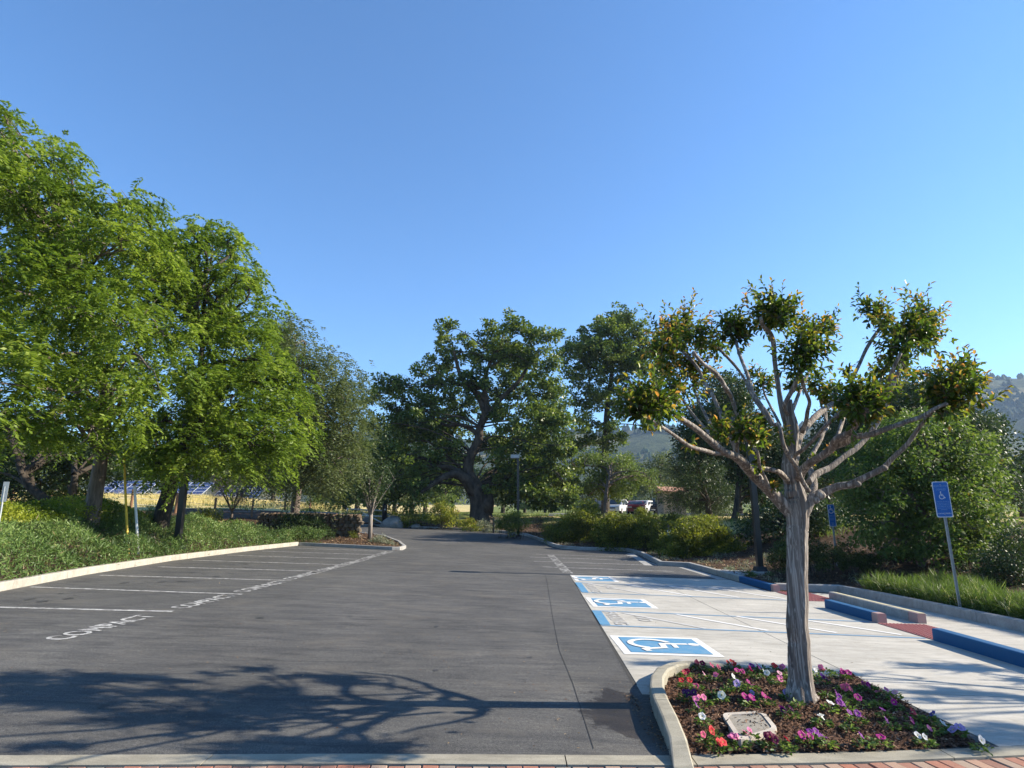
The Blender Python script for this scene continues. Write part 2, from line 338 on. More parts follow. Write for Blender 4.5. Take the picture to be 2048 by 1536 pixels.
def subd(pts, rad, n=4):                       # Catmull-Rom resampling of a limb
    P = [np.array(p, float) for p in pts]; P = [2 * P[0] - P[1]] + P + [2 * P[-1] - P[-2]]; out = []; ro = []
    for i in range(1, len(P) - 2):
        for k in range(n):
            t = k / n; a, b, c, d = P[i - 1:i + 3]
            out.append(.5 * ((2 * b) + (c - a) * t + (2 * a - 5 * b + 4 * c - d) * t * t + (3 * b - 3 * c + d - a) * t ** 3)); ro.append(rad[i - 1] * (1 - t) + rad[i] * t)
    out.append(P[-2]); ro.append(rad[-1]); return out, ro

# leaves: arrays of base point, direction, face normal
def unit(a): return a / np.maximum(np.linalg.norm(a, axis=-1, keepdims=True), 1e-9)
def leaf_object(name, P, D, Nn, Ln, Wd, tone, mat, parent=None, full=False, stuff=True, origin=None):
    P = np.asarray(P, float); n = len(P); D = unit(D); S = unit(np.cross(D, Nn)); Nn = np.cross(S, D)
    Ln = np.broadcast_to(np.asarray(Ln, float).reshape(-1, 1), (n, 1)); Wd = np.broadcast_to(np.asarray(Wd, float).reshape(-1, 1), (n, 1))
    if origin is not None: P = P - np.asarray(origin)
    if full:
        V = np.stack([P, P + D * Ln + Nn * Ln * -.18, P + D * Ln * .3 + S * Wd * .46 + Nn * Wd * .22, P + D * Ln * .7 + S * Wd * .40 + Nn * Wd * .12,
                      P + D * Ln * .3 - S * Wd * .46 + Nn * Wd * .22, P + D * Ln * .7 - S * Wd * .40 + Nn * Wd * .12], 1).reshape(-1, 3)
        F = np.array([[0, 2, 3, 1], [0, 1, 5, 4]]); k = 6
    else:
        V = np.stack([P, P + D * Ln * .45 - S * Wd * .5 + Nn * Wd * .15, P + D * Ln, P + D * Ln * .45 + S * Wd * .5 + Nn * Wd * .15], 1).reshape(-1, 3)
        F = np.array([[0, 1, 2, 3]]); k = 4
    nf = len(F); idx = (np.arange(n)[:, None, None] * k + F[None]).reshape(-1)
    me = bpy.data.meshes.new(name); me.vertices.add(len(V)); me.vertices.foreach_set('co', V.astype(np.float32).ravel())
    me.loops.add(len(idx)); me.loops.foreach_set('vertex_index', idx.astype(np.int32))
    me.polygons.add(n * nf); me.polygons.foreach_set('loop_start', np.arange(0, n * nf * 4, 4, dtype=np.int32))
    me.update(calc_edges=True)
    at_ = me.attributes.new('tone', 'FLOAT', 'FACE'); at_.data.foreach_set('value', np.repeat(np.clip(tone, 0, 1), nf).astype(np.float32))
    me.materials.append(MATS[mat]); o = bpy.data.objects.new(name, me)
    if origin is not None: o.location = origin
    if stuff: o['kind'] = 'stuff'
    return link(o, parent)
def rdir(rg, n, up=0.0):
    v = rg.normal(size=(n, 3)); v = unit(v); v[:, 2] += up; return unit(v)
def crown_leaves(rg, clumps, dens, sub_r, per, Ln, Wd, droop=.2, mode='blob', flat=.85, shell=.45, tip=0.0):
    """clumps: (centre xyz, radius). Leaves gather in sub-clumps spread through each clump's shell."""
    Ps, Ds, Ns, Ts = [], [], [], []
    for c, r in clumps:
        c = np.array(c); k = max(3, int(dens * math.pi * r * r / (per * .5 * Ln * Wd))); d = rdir(rg, k, .15)
        u = shell + (1.05 - shell) * rg.rand(k, 1) ** .7
        sc_ = c + d * u * r * np.array([1, 1, flat]); st = rg.rand(k)
        if mode == 'blob':
            n = k * per; i = np.repeat(np.arange(k), per); out = unit(sc_ - c)[i]
            q = unit(rg.normal(size=(n, 3))) * (rg.rand(n, 1) ** .45) * sub_r * np.array([1.15, 1.15, .75])
            P = sc_[i] + q; D = unit(unit(q) * .7 + out * .4 + rg.normal(size=(n, 3)) * .5 + np.array([0, 0, -droop]))
            Nn = rg.normal(size=(n, 3)) * .7 + np.array([0, 0, .9]) + out * .3; T = .62 * st[i] + .38 * rg.rand(n)
        else:                                   # drooping feathered sprays
            rk = 9; m = per // rk; n = k * rk * m
            base = np.repeat(sc_, rk, 0) + rg.normal(size=(k * rk, 3)) * sub_r * .5
            o = unit(np.repeat(unit(sc_ - c), rk, 0) * .8 + rg.normal(size=(k * rk, 3)) * .7) * np.array([1, 1, .5]); o = unit(o)
            ln = sub_r * (.7 + .8 * rg.rand(k * rk, 1)); t = (np.arange(m) / (m - 1.0))
            P = base[:, None, :] + o[:, None, :] * ln[:, None, :] * t[None, :, None] + np.array([0, 0, -1.0]) * (droop * ln[:, None, :] * (t ** 1.8)[None, :, None])
            side = unit(np.cross(o, np.array([0, 0, 1.0])))[:, None, :] * np.where(np.arange(m) % 2, 1, -1)[None, :, None]
            D = side * .9 + o[:, None, :] * .55 + np.array([0, 0, -.35]); D = D + rg.normal(size=D.shape) * .25
            P = P.reshape(-1, 3); D = unit(D.reshape(-1, 3)); Nn = rg.normal(size=P.shape) * .45 + np.array([0, 0, 1.0])
            T = (.5 * np.repeat(st, rk * m) + .25 * np.repeat(rg.rand(k * rk), m) + .25 * rg.rand(len(P)))
        Ps.append(P); Ds.append(D); Ns.append(Nn); Ts.append(T)
    P = np.concatenate(Ps); n = len(P)
    return P, np.concatenate(Ds), np.concatenate(Ns), Ln * (.7 + .6 * rg.rand(n)), Wd * (.7 + .6 * rg.rand(n)), np.concatenate(Ts)
def px_clumps(lst, rg, Y, jit=.0, back=0, backd=2.0):
    out = []
    for q in lst:
        px, py, r = q[:3]; y = q[3] if len(q) > 3 else Y
        y0 = y + rg.uniform(-jit, jit); out.append((at(px, py, y0), r / FPX * y0))
        for b in range(back):
            y1 = y0 + backd * (b + 1) * rg.uniform(.7, 1.3); out.append((at(px + rg.uniform(-25, 25), py + rg.uniform(-15, 30), y1), r / FPX * y1))
    return out
def limbs(mb, rg, trunk, clumps, r0, curve=.25, n=6, twigs=3, rmin=.012, lk=1.0):
    T = [np.array(p) for p in trunk]
    for c, r in clumps:
        c = np.array(c); best = None
        for p in T[max(1, len(T) // 3):]:
            d = np.linalg.norm(c - p) + max(0, p[2] - c[2]) * 1.5
            if best is None or d < best[0]: best = (d, p)
        p = best[1]; d = c - p; ln = np.linalg.norm(d)
        cv = curve * (0.35 if c[2] > 6 else 1.0); m1 = p + d * .35 + np.array([0, 0, ln * cv * .6]) + rg.normal(size=3) * ln * .06; m2 = p + d * .7 + np.array([0, 0, ln * cv * .5]) + rg.normal(size=3) * ln * .07
        rr = max(rmin, min(r0, (.022 * ln + .15 * r0) * lk)); pts, ra = subd([p, m1, m2, c], [rr, rr * .75, rr * .5, rr * .3], 3); mb.tube(pts, ra, n, False)
        for k in range(twigs):
            e = c + rdir(rg, 1, .1)[0] * r * .85; s = m2 + (c - m2) * rg.rand(); mid = (s + e) / 2 + rg.normal(size=3) * r * .12
            mb.tube([s, mid, e], [rr * .3, rr * .2, rr * .08], 4, False)
def tree(name, label, cat, group, clumps, trunk, trad, barkm, leafm, rg, dens, sub_r, per, Ln, Wd, crown_name='crown', lim=True, twigs=3, origin=None, lk=1.0, **kw):
    root = empty(name, tuple(origin if origin is not None else trunk[0]), label, cat, group); og = Vector(root.location)
    mb = MB(); pts, ra = subd(trunk, trad, 4); mb.tube(pts, ra, 12, True, .10, 3, nf=4)
    if lim: limbs(mb, rg, pts, clumps, trad[-1] * 1.3, twigs=twigs, lk=lk)
    o = mb.build('trunk', barkm, root, True, tuple(og)); o.location = (0, 0, 0)
    o = leaf_object(crown_name, *crown_leaves(rg, clumps, dens, sub_r, per, Ln, Wd, **kw), leafm, root, origin=og); o.location = (0, 0, 0)
    return root
def shrub(name, label, cat, group, clumps, leafm, rg, dens, sub_r, per, Ln, Wd, barkm='dark_bark', stems=6, base=None, **kw):
    c0 = np.mean([c for c, r in clumps], 0); b = base if base is not None else (c0[0], c0[1], HF(c0[0], c0[1])); root = empty(name, tuple(b), label, cat, group); og = Vector(b)
    mb = MB()
    for c, r in clumps:
        g = HF(c[0], c[1])
        for k in range(stems):
            a = rg.rand() * 6.28; e = np.array(c) + rdir(rg, 1, .3)[0] * r * .6; s = np.array([c[0] + math.cos(a) * r * .25, c[1] + math.sin(a) * r * .25, g - .03])
            mb.tube([s, (s + e) / 2 + rg.normal(size=3) * r * .12, e], [.022 * min(1.5, r), .014 * min(1.5, r), .006], 5, False)
    o = mb.build('stem', barkm, root, False, tuple(og)); o.location = (0, 0, 0); o['kind'] = 'stuff'
    o = leaf_object('foliage', *crown_leaves(rg, clumps, dens, sub_r, per, Ln, Wd, **kw), leafm, root, origin=og); o.location = (0, 0, 0)
    return root

# ============================================================ THE SETTING
def axis(lo, hi, step, far0, far1, g=1.22):
    a = list(np.arange(lo, hi + 1e-6, step)); s = step; x = hi
    while x < far1: s *= g; x += s; a.append(x)
    s = step; x = lo; b = []
    while x > far0: s *= g; x -= s; b.append(x)
    return np.array(b[::-1] + a)
xs = axis(-17, 14, .25, -700, 900); ys = axis(2, 47, .25, -60, 1300, 1.16)
X, Y = np.meshgrid(xs, ys); Z = H(X, Y)
nx, ny = len(xs), len(ys); V = np.stack([X, Y, Z], -1).reshape(-1, 3)
I = (np.arange(ny - 1)[:, None] * nx + np.arange(nx - 1)[None]).ravel(); F = np.stack([I, I + 1, I + nx + 1, I + nx], 1)
me = bpy.data.meshes.new('ground'); me.from_pydata(V.tolist(), [], F.tolist()); me.materials.append(MATS['ground']); me.polygons.foreach_set('use_smooth', [True] * len(me.polygons))
sd = sdist(X, Y); ang = X / np.maximum(np.abs(Y), 1)
zone = np.zeros_like(X)
zone = np.where((X < -8) & (sd > 4.6), .3 + .7 * ss(20, 24, np.hypot(X, Y)) , zone)
zone = np.where((X > -12) & (Y > 47) & (X < 12), .55, zone); zone = np.where((X > -2) & (X < 14) & (Y > 44) & (Y < 75), .9, zone); zone = np.where((X > 10) & (Y > 30), .85, zone)
zone = np.where((Y > 92) & (X > -25), .55, zone); zone = np.where((X < -9) & (sd > 9) , 1.0, zone)
ga = me.attributes.new('zone', 'FLOAT', 'POINT'); ga.data.foreach_set('value', zone.ravel().astype(np.float32))
ground = bpy.data.objects.new('ground', me); link(ground); tag(ground, kind='structure')

def sheet(name, poly, mat, dz, parent=None, kind='structure', zf=None, dens=None):
    """a flat polygon laid on the lot; long ones are cut so they follow the slope"""
    import bmesh
    bm = bmesh.new(); vs = [bm.verts.new((p[0], p[1], 0)) for p in poly]; bm.faces.new(vs)
    for yy in (dens if dens is not None else []):
        bmesh.ops.bisect_plane(bm, geom=bm.verts[:] + bm.edges[:] + bm.faces[:], plane_co=(0, yy, 0), plane_no=(0, 1, 0))
    for xx in (-10, 10): bmesh.ops.bisect_plane(bm, geom=bm.verts[:] + bm.edges[:] + bm.faces[:], plane_co=(xx, 0, 0), plane_no=(1, 0, 0))
    for v in bm.verts: v.co.z = (zf or LF)(v.co.x, v.co.y) + dz
    bmesh.ops.triangulate(bm, faces=bm.faces[:]); bmesh.ops.recalc_face_normals(bm, faces=bm.faces[:])
    if sum(f.normal.z for f in bm.faces) < 0: bmesh.ops.reverse_faces(bm, faces=bm.faces[:])
    me = bpy.data.meshes.new(name); bm.to_mesh(me); bm.free(); me.materials.append(MATS[mat]); o = bpy.data.objects.new(name, me); link(o, parent)
    if kind and parent is None: o['kind'] = kind
    return o
YC = list(np.arange(27.0, 43, 1.0))
BAND = [(-9, 3.5), (-3.3, 4.1), (-1.05, 4.32), (1.1, 4.47), (2.36, 4.63), (3.5, 4.83), (5.5, 5.25), (8.6, 6.0)]
def band_y(x, off=0.0): return np.interp(x, [p[0] for p in BAND], [p[1] for p in BAND]) + off
BW = .165
bandpts = [(x, float(band_y(x))) for x in np.linspace(-9, 8.6, 60)]
lot = sheet('parking_lot', [p for p in bandpts if -8.2 < p[0] < 8.2] + PAVED[-2:-1] + PAVED[-3::-1][:len(PAVED) - 3][:-1] if False else
            [(-8.3, float(band_y(-8.3)))] + [p for p in bandpts if -8.2 < p[0] < 8.2] + [(8.25, float(band_y(8.25)))] + PAVED[2:-2][::-1], 'asphalt', 0, dens=YC)
# brick walkway with concrete band
walk = empty('brick_walkway', (0, 0, 0), kind='structure')
mb = MB()
P0 = [(x, float(band_y(x)) - BW) for x in np.linspace(-9, 8.6, 60)]
mb.prism(P0[::1] + [(8.6, 1.0), (-9, 1.0)], lambda x, y: LF(x, y) - .12, lambda x, y: LF(x, y) - .03)
mb.build('sand_bed', 'joint', walk)
cuts = [-9, -6.6, -4.2, -1.9, .35, 1.2, 3.05, 5.5, 8.6]
for a, b in zip(cuts[:-1], cuts[1:]):
    mb = MB(); xx = np.linspace(a + .004, b - .004, 12); top = [(x, float(band_y(x)) - .004) for x in xx]; bot = [(x, float(band_y(x)) - BW + .004) for x in xx[::-1]]
    for i in range(11):
        mb.prism([top[i], bot[-1 - i], bot[-2 - i], top[i + 1]][::1], lambda x, y: LF(x, y) - .1, lambda x, y: LF(x, y) + .006)
    mb.build('concrete_band', 'mossy_kerb', walk)
rg = np.random.RandomState(5)
bw, bd = .213, .105
bmesh_cache = {}
def brick_mesh(k, w, d):
    mb = MB(); t = .004; hw, hd = w / 2, d / 2
    vs = [(-hw, -hd, -.06), (hw, -hd, -.06), (hw, hd, -.06), (-hw, hd, -.06), (-hw, -hd, -t), (hw, -hd, -t), (hw, hd, -t), (-hw, hd, -t), (-hw + t, -hd + t, 0), (hw - t, -hd + t, 0), (hw - t, hd - t, 0), (-hw + t, hd - t, 0)]
    fs = [(0, 1, 5, 4), (1, 2, 6, 5), (2, 3, 7, 6), (3, 0, 4, 7), (4, 5, 9, 8), (5, 6, 10, 9), (6, 7, 11, 10), (7, 4, 8, 11), (8, 9, 10, 11)]
    me = bpy.data.meshes.new('brick'); me.from_pydata(vs, [], fs); me.materials.append(MATS[k]); return me
bm1 = [brick_mesh('brick', .098, .2), brick_mesh('brick_tan', .098, .2)]
for row in range(4):
    x = -4.6
    while x < 6.6:
        yb = float(band_y(x)); sl = (float(band_y(x + .05)) - float(band_y(x - .05))) / .1; an = math.atan(sl)
        o = bpy.data.objects.new('brick', bm1[int(rg.rand() < .42)]); off = BW + .006 + .103 + row * .207
        px_, py_ = x + math.sin(an) * off, yb - math.cos(an) * off
        o.location = (px_, py_, LF(px_, py_) + rg.uniform(-.004, .003)); o.rotation_euler = (rg.normal() * .008, CROSS + rg.normal() * .008, an + rg.normal() * .012); link(o, walk)
        x += .105 * math.cos(an)

# concrete accessible pad in slabs
pad = empty('accessible_concrete_pad', (0, 0, 0), kind='structure')
def xl(y): return np.interp(y, [4.4, 6.5, 17.1], [1.12, 1.20, 1.575])
def pad_slab(x0f, x1f, y0, y1):
    g = .006; ysn = np.linspace(y0 + g, y1 - g, 5)
    poly = [(x0f(y) + g, y) for y in ysn[::-1]] + [(x1f(y) - g, y) for y in ysn]
    mb = MB(); mb.prism(poly, lambda x, y: LF(x, y) - .1, lambda x, y: LF(x, y) + .005); mb.build('concrete_slab', 'concrete', pad)
j1 = lambda y: np.interp(y, [4, 17.1], [3.56, 3.74]); j2 = lambda y: 5.93 + 0 * y; j0 = lambda y: xl(y)
for (a, b) in ((6.2, 9.3), (9.3, 12.95), (12.95, 17.1)):
    pad_slab(j0, j1, a, b); pad_slab(j1, j2, a, b)
j1b = lambda y: 3.55 + 0 * y; jm = lambda y: 4.80 + 0 * y
mb = MB(); yb = lambda x: float(band_y(x)) + .006
mb.prism([(3.56, yb(3.56)), (5.92, yb(5.92)), (5.92, 6.194), (3.56, 6.194)], lambda x, y: LF(x, y) - .1, lambda x, y: LF(x, y) + .005); mb.build('concrete_slab', 'concrete', pad)
mb = MB(); mb.prism([(xl(5.9), 5.9), (3.548, 5.9), (3.548, 6.194), (xl(6.19), 6.194)], lambda x, y: LF(x, y) - .1, lambda x, y: LF(x, y) + .005); mb.build('concrete_slab', 'concrete', pad)
for (a, b) in ((5.6, 8.2), (8.2, 10.9), (10.9, 14.5)):
    mb = MB(); mb.prism([(5.936, a + .006), (8.06, a + .006), (7.9 if b > 13 else 8.06, b - .006), (5.936, b - .006)], lambda x, y: LF(x, y) - .1, lambda x, y: LF(x, y) + .004); mb.build('concrete_slab', 'concrete', pad)
mb = MB(); mb.prism([(xl(17.1), 17.106), (5.9, 17.106), (5.9, 17.6), (xl(17.1) + .05, 17.106)], lambda x, y: LF(x, y) - .1, lambda x, y: LF(x, y) + .002)
# dark base seen in the joints
sheet('slab_joint_base', [(1.15, 6.2), (5.9, 6.2), (5.9, 17.0), (1.58, 17.0)], 'joint', .0015, pad)
mb = MB()
for (a, b) in (((1.5, 5.2), (5.9, 5.2)),): pass

# kerbs -------------------------------------------------------
def kerb(pts, mats, h=.15, w=.15, name='kerb', seg=3.0, hf=None, side=1, parent=None, zf=None, bot=-.1, joint=.010):
    root = parent or empty(name, (0, 0, 0), kind='structure')
    P = [np.array(p[:2], float) for p in pts]; d = [0]
    for a, b in zip(P[:-1], P[1:]): d.append(d[-1] + np.linalg.norm(b - a))
    tot = d[-1]; ns = max(1, round(tot / seg)); Pn = np.array(P)
    nrm = []
    for i in range(len(P)):
        t1 = unit(P[i] - P[i - 1]) if i else unit(P[1] - P[0]); t2 = unit(P[i + 1] - P[i]) if i < len(P) - 1 else t1
        t = unit(t1 + t2); n_ = np.array([-t[1], t[0]]) * side; nrm.append(n_ / max(.5, float(np.dot(t, t1))))
    nrm = np.array(nrm); zf = zf or LF
    for s in range(ns):
        a, b = tot * s / ns + joint / 2, tot * (s + 1) / ns - joint / 2
        ts = sorted([a, b] + [x for x in d if a + .02 < x < b - .02] + list(np.arange(a + .7, b - .3, .7)))
        sec = []
        for t in ts:
            x = np.interp(t, d, Pn[:, 0]); y = np.interp(t, d, Pn[:, 1]); nx_ = np.interp(t, d, nrm[:, 0]); ny_ = np.interp(t, d, nrm[:, 1])
            hh = hf(t / tot) if hf else h; z = zf(x, y); q = min(.018, max(hh * .3, .003))
            sec.append([(x + nx_ * o, y + ny_ * o, z + zz) for o, zz in ((0, bot), (.004, hh - q), (q * .6, hh - q * .25), (q * 1.4, hh), (w - q, hh), (w, hh - q), (w, bot))])
        n = 7; vs = [v for s_ in sec for v in s_]; fs = []
        for i in range(len(sec) - 1):
            for k in range(n - 1): fs.append((i * n + k, i * n + k + 1, (i + 1) * n + k + 1, (i + 1) * n + k) if side < 0 else (i * n + k, (i + 1) * n + k, (i + 1) * n + k + 1, i * n + k + 1))
        fs += [tuple(range(n)), tuple((len(sec) - 1) * n + k for k in range(n))]
        mb = MB(); mb.add(vs, fs); mb.build('kerb_segment', mats if isinstance(mats, str) else mats[s % len(mats)], root)
    return root
kerb([(-8.3, 2.0), (-8.4, 5), (-8.81, 10.85), (-9.27, 13.6), (-9.6, 17.5), (-9.5, 22), (-9.15, 26.6)], 'kerb_concrete', seg=2.6, side=1)
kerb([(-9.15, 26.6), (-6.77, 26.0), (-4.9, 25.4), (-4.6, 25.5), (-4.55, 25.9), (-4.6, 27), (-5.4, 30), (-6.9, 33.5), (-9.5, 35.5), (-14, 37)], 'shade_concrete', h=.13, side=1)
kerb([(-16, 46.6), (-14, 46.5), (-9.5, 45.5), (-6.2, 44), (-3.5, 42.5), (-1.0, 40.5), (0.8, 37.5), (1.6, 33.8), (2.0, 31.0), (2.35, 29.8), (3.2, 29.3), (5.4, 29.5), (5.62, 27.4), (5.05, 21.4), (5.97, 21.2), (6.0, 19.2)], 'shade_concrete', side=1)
kc = kerb([(6.0, 19.2), (6.0, 16.6)], 'kerb_concrete', seg=1.3, side=1)
kerb([(6.0, 16.6), (6.02, 14.7)], 'blue_kerb_paint', seg=4, side=1, parent=kc)
mb = MB(); mb.prism([(6.16, 16.8), (6.16, 18.9), (7.0, 18.6), (6.5, 17.2)], lambda x, y: LF(x, y), lambda x, y: LF(x, y) + .14); mb.build('kerb_shoulder', 'shade_concrete', kc)
kerb([(6.03, 14.68), (6.03, 14.52)], 'pink_kerb', seg=4, side=1, parent=kc)
# low wall behind the accessible path
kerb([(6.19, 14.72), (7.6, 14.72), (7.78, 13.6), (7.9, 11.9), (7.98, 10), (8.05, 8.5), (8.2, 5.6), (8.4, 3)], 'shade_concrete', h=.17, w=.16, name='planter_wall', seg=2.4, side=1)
# free-standing blue wheel kerbs along the pad and the yellow-topped one behind
ka = kerb([(5.95, 12.06), (5.96, 10.55)], 'blue_kerb_paint', seg=9, h=.155, w=.155, side=1, name='blue_kerb'); kerb([(5.96, 10.545), (5.965, 10.38)], 'pink_kerb', h=.155, w=.155, seg=9, side=1, parent=ka)
kb = kerb([(5.93, 9.03), (5.90, 7.3), (5.88, 5.5), (5.88, 4.2)], 'blue_kerb_paint', seg=4, h=.165, w=.155, side=1, name='blue_kerb')
kw = kerb([(6.72, 13.4), (6.70, 10.75)], 'shade_concrete', h=.16, w=.14, seg=9, side=1, name='low_path_kerb'); kerb([(6.70, 10.745), (6.70, 10.5)], 'pink_kerb', h=.16, w=.14, seg=9, side=1, parent=kw)
sheet('yellow_stripe', [(6.85, 10.5), (6.85, 13.3), (6.755, 13.3), (6.745, 10.5)], 'yellow_paint', .1645, kw)
mb = MB(); mb.prism([(6.115, 9.02), (6.115, 4.3), (6.62, 4.3), (6.62, 8.7)], lambda x, y: LF(x, y), lambda x, y: LF(x, y) + .02); 
mb.build('path_edge_strip', 'concrete', kb)

# painted markings -------------------------------------------
PAINT = empty('painted_markings', (0, 0, 0), kind='structure')
def line(name, a, b, w, mat, dz=.004, n=1):
    a = np.array(a, float); b = np.array(b, float); t = unit(b - a); nn = np.array([-t[1], t[0]]) * w / 2
    return sheet(name, [tuple(a + nn), tuple(a - nn), tuple(b - nn), tuple(b + nn)], mat, dz, PAINT)
for (x0, y0, x1, y1) in ((-8.62, 9.25, -5.03, 9.41), (-8.80, 11.50, -4.88, 11.42), (-8.95, 13.62, -4.84, 13.76), (-8.95, 15.80, -4.76, 15.96), (-9.2, 17.95, -4.68, 18.03), (-9.25, 20.2, -4.62, 20.16), (-9.2, 22.5, -4.72, 22.45), (-8.9, 24.7, -4.7, 24.55)):
    line('stall_line', (x0, y0), (x1, y1), .095, 'white_paint')
line('stall_line', (-8.2, 6.9), (-6.9, 6.95), .095, 'white_paint')
for y0, x0 in ((19.35, .95), (21.6, .75), (23.7, .7), (25.6, 1.0)): line('stall_line', (x0, y0 + .1), (5.0, y0 - .05), .095, 'white_paint')
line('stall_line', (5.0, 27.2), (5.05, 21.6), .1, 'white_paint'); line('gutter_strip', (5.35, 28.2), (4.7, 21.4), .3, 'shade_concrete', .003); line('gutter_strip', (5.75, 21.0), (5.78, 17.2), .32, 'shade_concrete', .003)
def flat_text(body, name, origin, u, v, width, height, mat, dz, parent, bold=.0, zf=None):
    cu = bpy.data.curves.new(name, 'FONT'); cu.body = body; cu.size = 1; cu.offset = bold; cu.resolution_u = 3
    tmp = bpy.data.objects.new('tmp', cu); sc.collection.objects.link(tmp); dg = bpy.context.evaluated_depsgraph_get(); dg.update()
    me = bpy.data.meshes.new_from_object(tmp.evaluated_get(dg)); bpy.data.objects.remove(tmp); bpy.data.curves.remove(cu)
    co = np.array([v_.co[:] for v_ in me.vertices]); mn = co.min(0); mx = co.max(0)
    co = (co - mn) / np.maximum(mx - mn, 1e-6); u = np.array(u, float); v = np.array(v, float); o_ = np.array(origin, float)
    W = o_ + co[:, :1] * width * u + co[:, 1:2] * height * v
    if zf is not None: W[:, 2] = zf(W[:, 0], W[:, 1]) + dz
    for q, p in zip(me.vertices, W): q.co = p
    me.materials.clear(); me.materials.append(MATS[mat]); me.update()
    ob = bpy.data.objects.new(name, me); return link(ob, parent)
for (x0, y0, x1, y1) in ((-5.10, 7.30, -5.02, 9.02), (-4.98, 9.68, -4.88, 11.26), (-4.92, 11.66, -4.82, 13.52), (-4.85, 13.95, -4.76, 15.80), (-4.78, 16.12, -4.68, 17.84), (-4.72, 18.14, -4.62, 20.0), (-4.70, 20.45, -4.66, 22.3), (-4.68, 22.7, -4.66, 24.4)):
    l_ = math.hypot(x1 - x0, y1 - y0); u = ((x1 - x0) / l_, (y1 - y0) / l_, 0); flat_text('COMPACT', 'compact_lettering', (x0, y0, 0), u, (-u[1], u[0], 0), l_, .30, 'white_paint', .005, PAINT, .024, L)
for y0, y1 in ((19.2, 17.6), (21.35, 19.6), (23.5, 21.9), (25.4, 23.9)):
    flat_text('COMPACT', 'compact_lettering', (1.42, y0, 0), (0, -1, 0), (1, 0, 0), y0 - y1, .30, 'white_paint', .005, PAINT, .024, L)
def isa(parent, name, origin, u, v, size, mat, dz=None, zf=None, nrm=(0, 0, 1)):
    """wheelchair symbol in a unit square, u right, v up"""
    mb = MB(); o_ = np.array(origin, float); u = np.array(u, float) * size; v = np.array(v, float) * size; nn = np.array(nrm, float); lay = [0]
    def put(pts2, faces):
        lay[0] += 1; vs = []
        for a, b in pts2:
            p = o_ + u * a + v * b + nn * lay[0] * (.0004 if zf is None else 0)
            if zf is not None: p[2] = zf(p[0], p[1]) + dz + lay[0] * .0006
            vs.append(p)
        mb.add(vs, faces)
    def bar(a, b, w):
        a = np.array(a); b = np.array(b); t = unit(b - a); n_ = np.array([-t[1], t[0]]) * w / 2; put([a - n_, b - n_, b + n_, a + n_], [(0, 1, 2, 3)])
    put([(-.08 + .07 * math.cos(a), .40 + .07 * math.sin(a)) for a in np.linspace(0, 6.28, 17)[:-1]], [tuple(range(16))])
    w = .075
    bar((-.09, .32), (-.065, -.02), w); bar((-.08, .14), (.15, .13), w * .8); bar((-.09, .0), (.17, -.02), w); bar((.15, .01), (.27, -.30), w); bar((.24, -.29), (.38, -.25), w)
    A = np.linspace(R(112), R(345), 25); ro, ri = .29, .215; cx, cy = -.05, -.14
    pts = [(cx + ro * math.cos(a), cy + ro * math.sin(a)) for a in A] + [(cx + ri * math.cos(a), cy + ri * math.sin(a)) for a in A]
    put(pts, [(i, i + 25, i + 26, i + 1) for i in range(24)])
    return mb.build(name, mat, parent)
for (x0, x1, y0, y1) in ((1.31, 2.48, 7.50, 8.60), (1.44, 2.60, 11.22, 12.42), (1.58, 2.66, 15.52, 16.82)):
    b = .10
    sheet('symbol_border', [(x0, y0), (x1, y0), (x1, y1), (x0, y1)], 'white_paint_slab', .009, PAINT)
    sheet('symbol_panel', [(x0 + b, y0 + b), (x1 - b, y0 + b), (x1 - b, y1 - b), (x0 + b, y1 - b)], 'blue_paint', .013, PAINT)
    isa(PAINT, 'wheelchair_symbol', ((x0 + x1) / 2, (y0 + y1) / 2, 0), (0, -1, 0), (1, 0, 0), .92 * (y1 - y0 - 2 * b) / .8 * .98, 'white_paint_slab', .016, L)
for (y0, y1, xa) in ((9.37, 10.74, 1.34), (13.22, 15.12, 1.50)):
    line('hatch_border', (xa + .02, y1 + .03), (5.9, y1 - .25), .075, 'blue_line', .009); line('hatch_border', (xa - .02, y0), (5.9, y0 - .22), .075, 'blue_line', .009)
    sheet('hatch_border', [(xa - .035, y0 + .04), (xa + .115, y0 + .04), (xa + .165, y1 - .03), (xa + .015, y1 - .03)], 'blue_paint', .011, PAINT)
    h = y1 - y0; k = 0
    for xs_ in (1.85, 2.75, 3.75, 4.7):
        line('hatch_stripe', (xs_, y1 - .12), (min(5.8, xs_ + 1.0), y0 - .06 + .05), .085, 'white_paint_slab' if k else 'faded_white', .010); k += 1
    flat_text('PARKING', 'no_parking_lettering', (xa + .20, y1 - .06, 0), (0, -1, 0), (1, 0, 0), h - .15, .22, 'faded_white', .0125, PAINT, .02, L)
    flat_text('NO', 'no_parking_lettering', (xa + .64, y1 - .45, 0), (0, -1, 0), (1, 0, 0), h * .34, .22, 'faded_white', .0125, PAINT, .02, L)
# saw-cut seams in the asphalt
rg = np.random.RandomState(3); pts = [(.90, 17.1), (.84, 15), (.74, 12.5), (.64, 10), (.56, 7.6), (.58, 6.2), (.56, 4.55)]
for a, b in zip(pts[:-1], pts[1:]): line('asphalt_seam', a, b, .006, 'seam', .003)

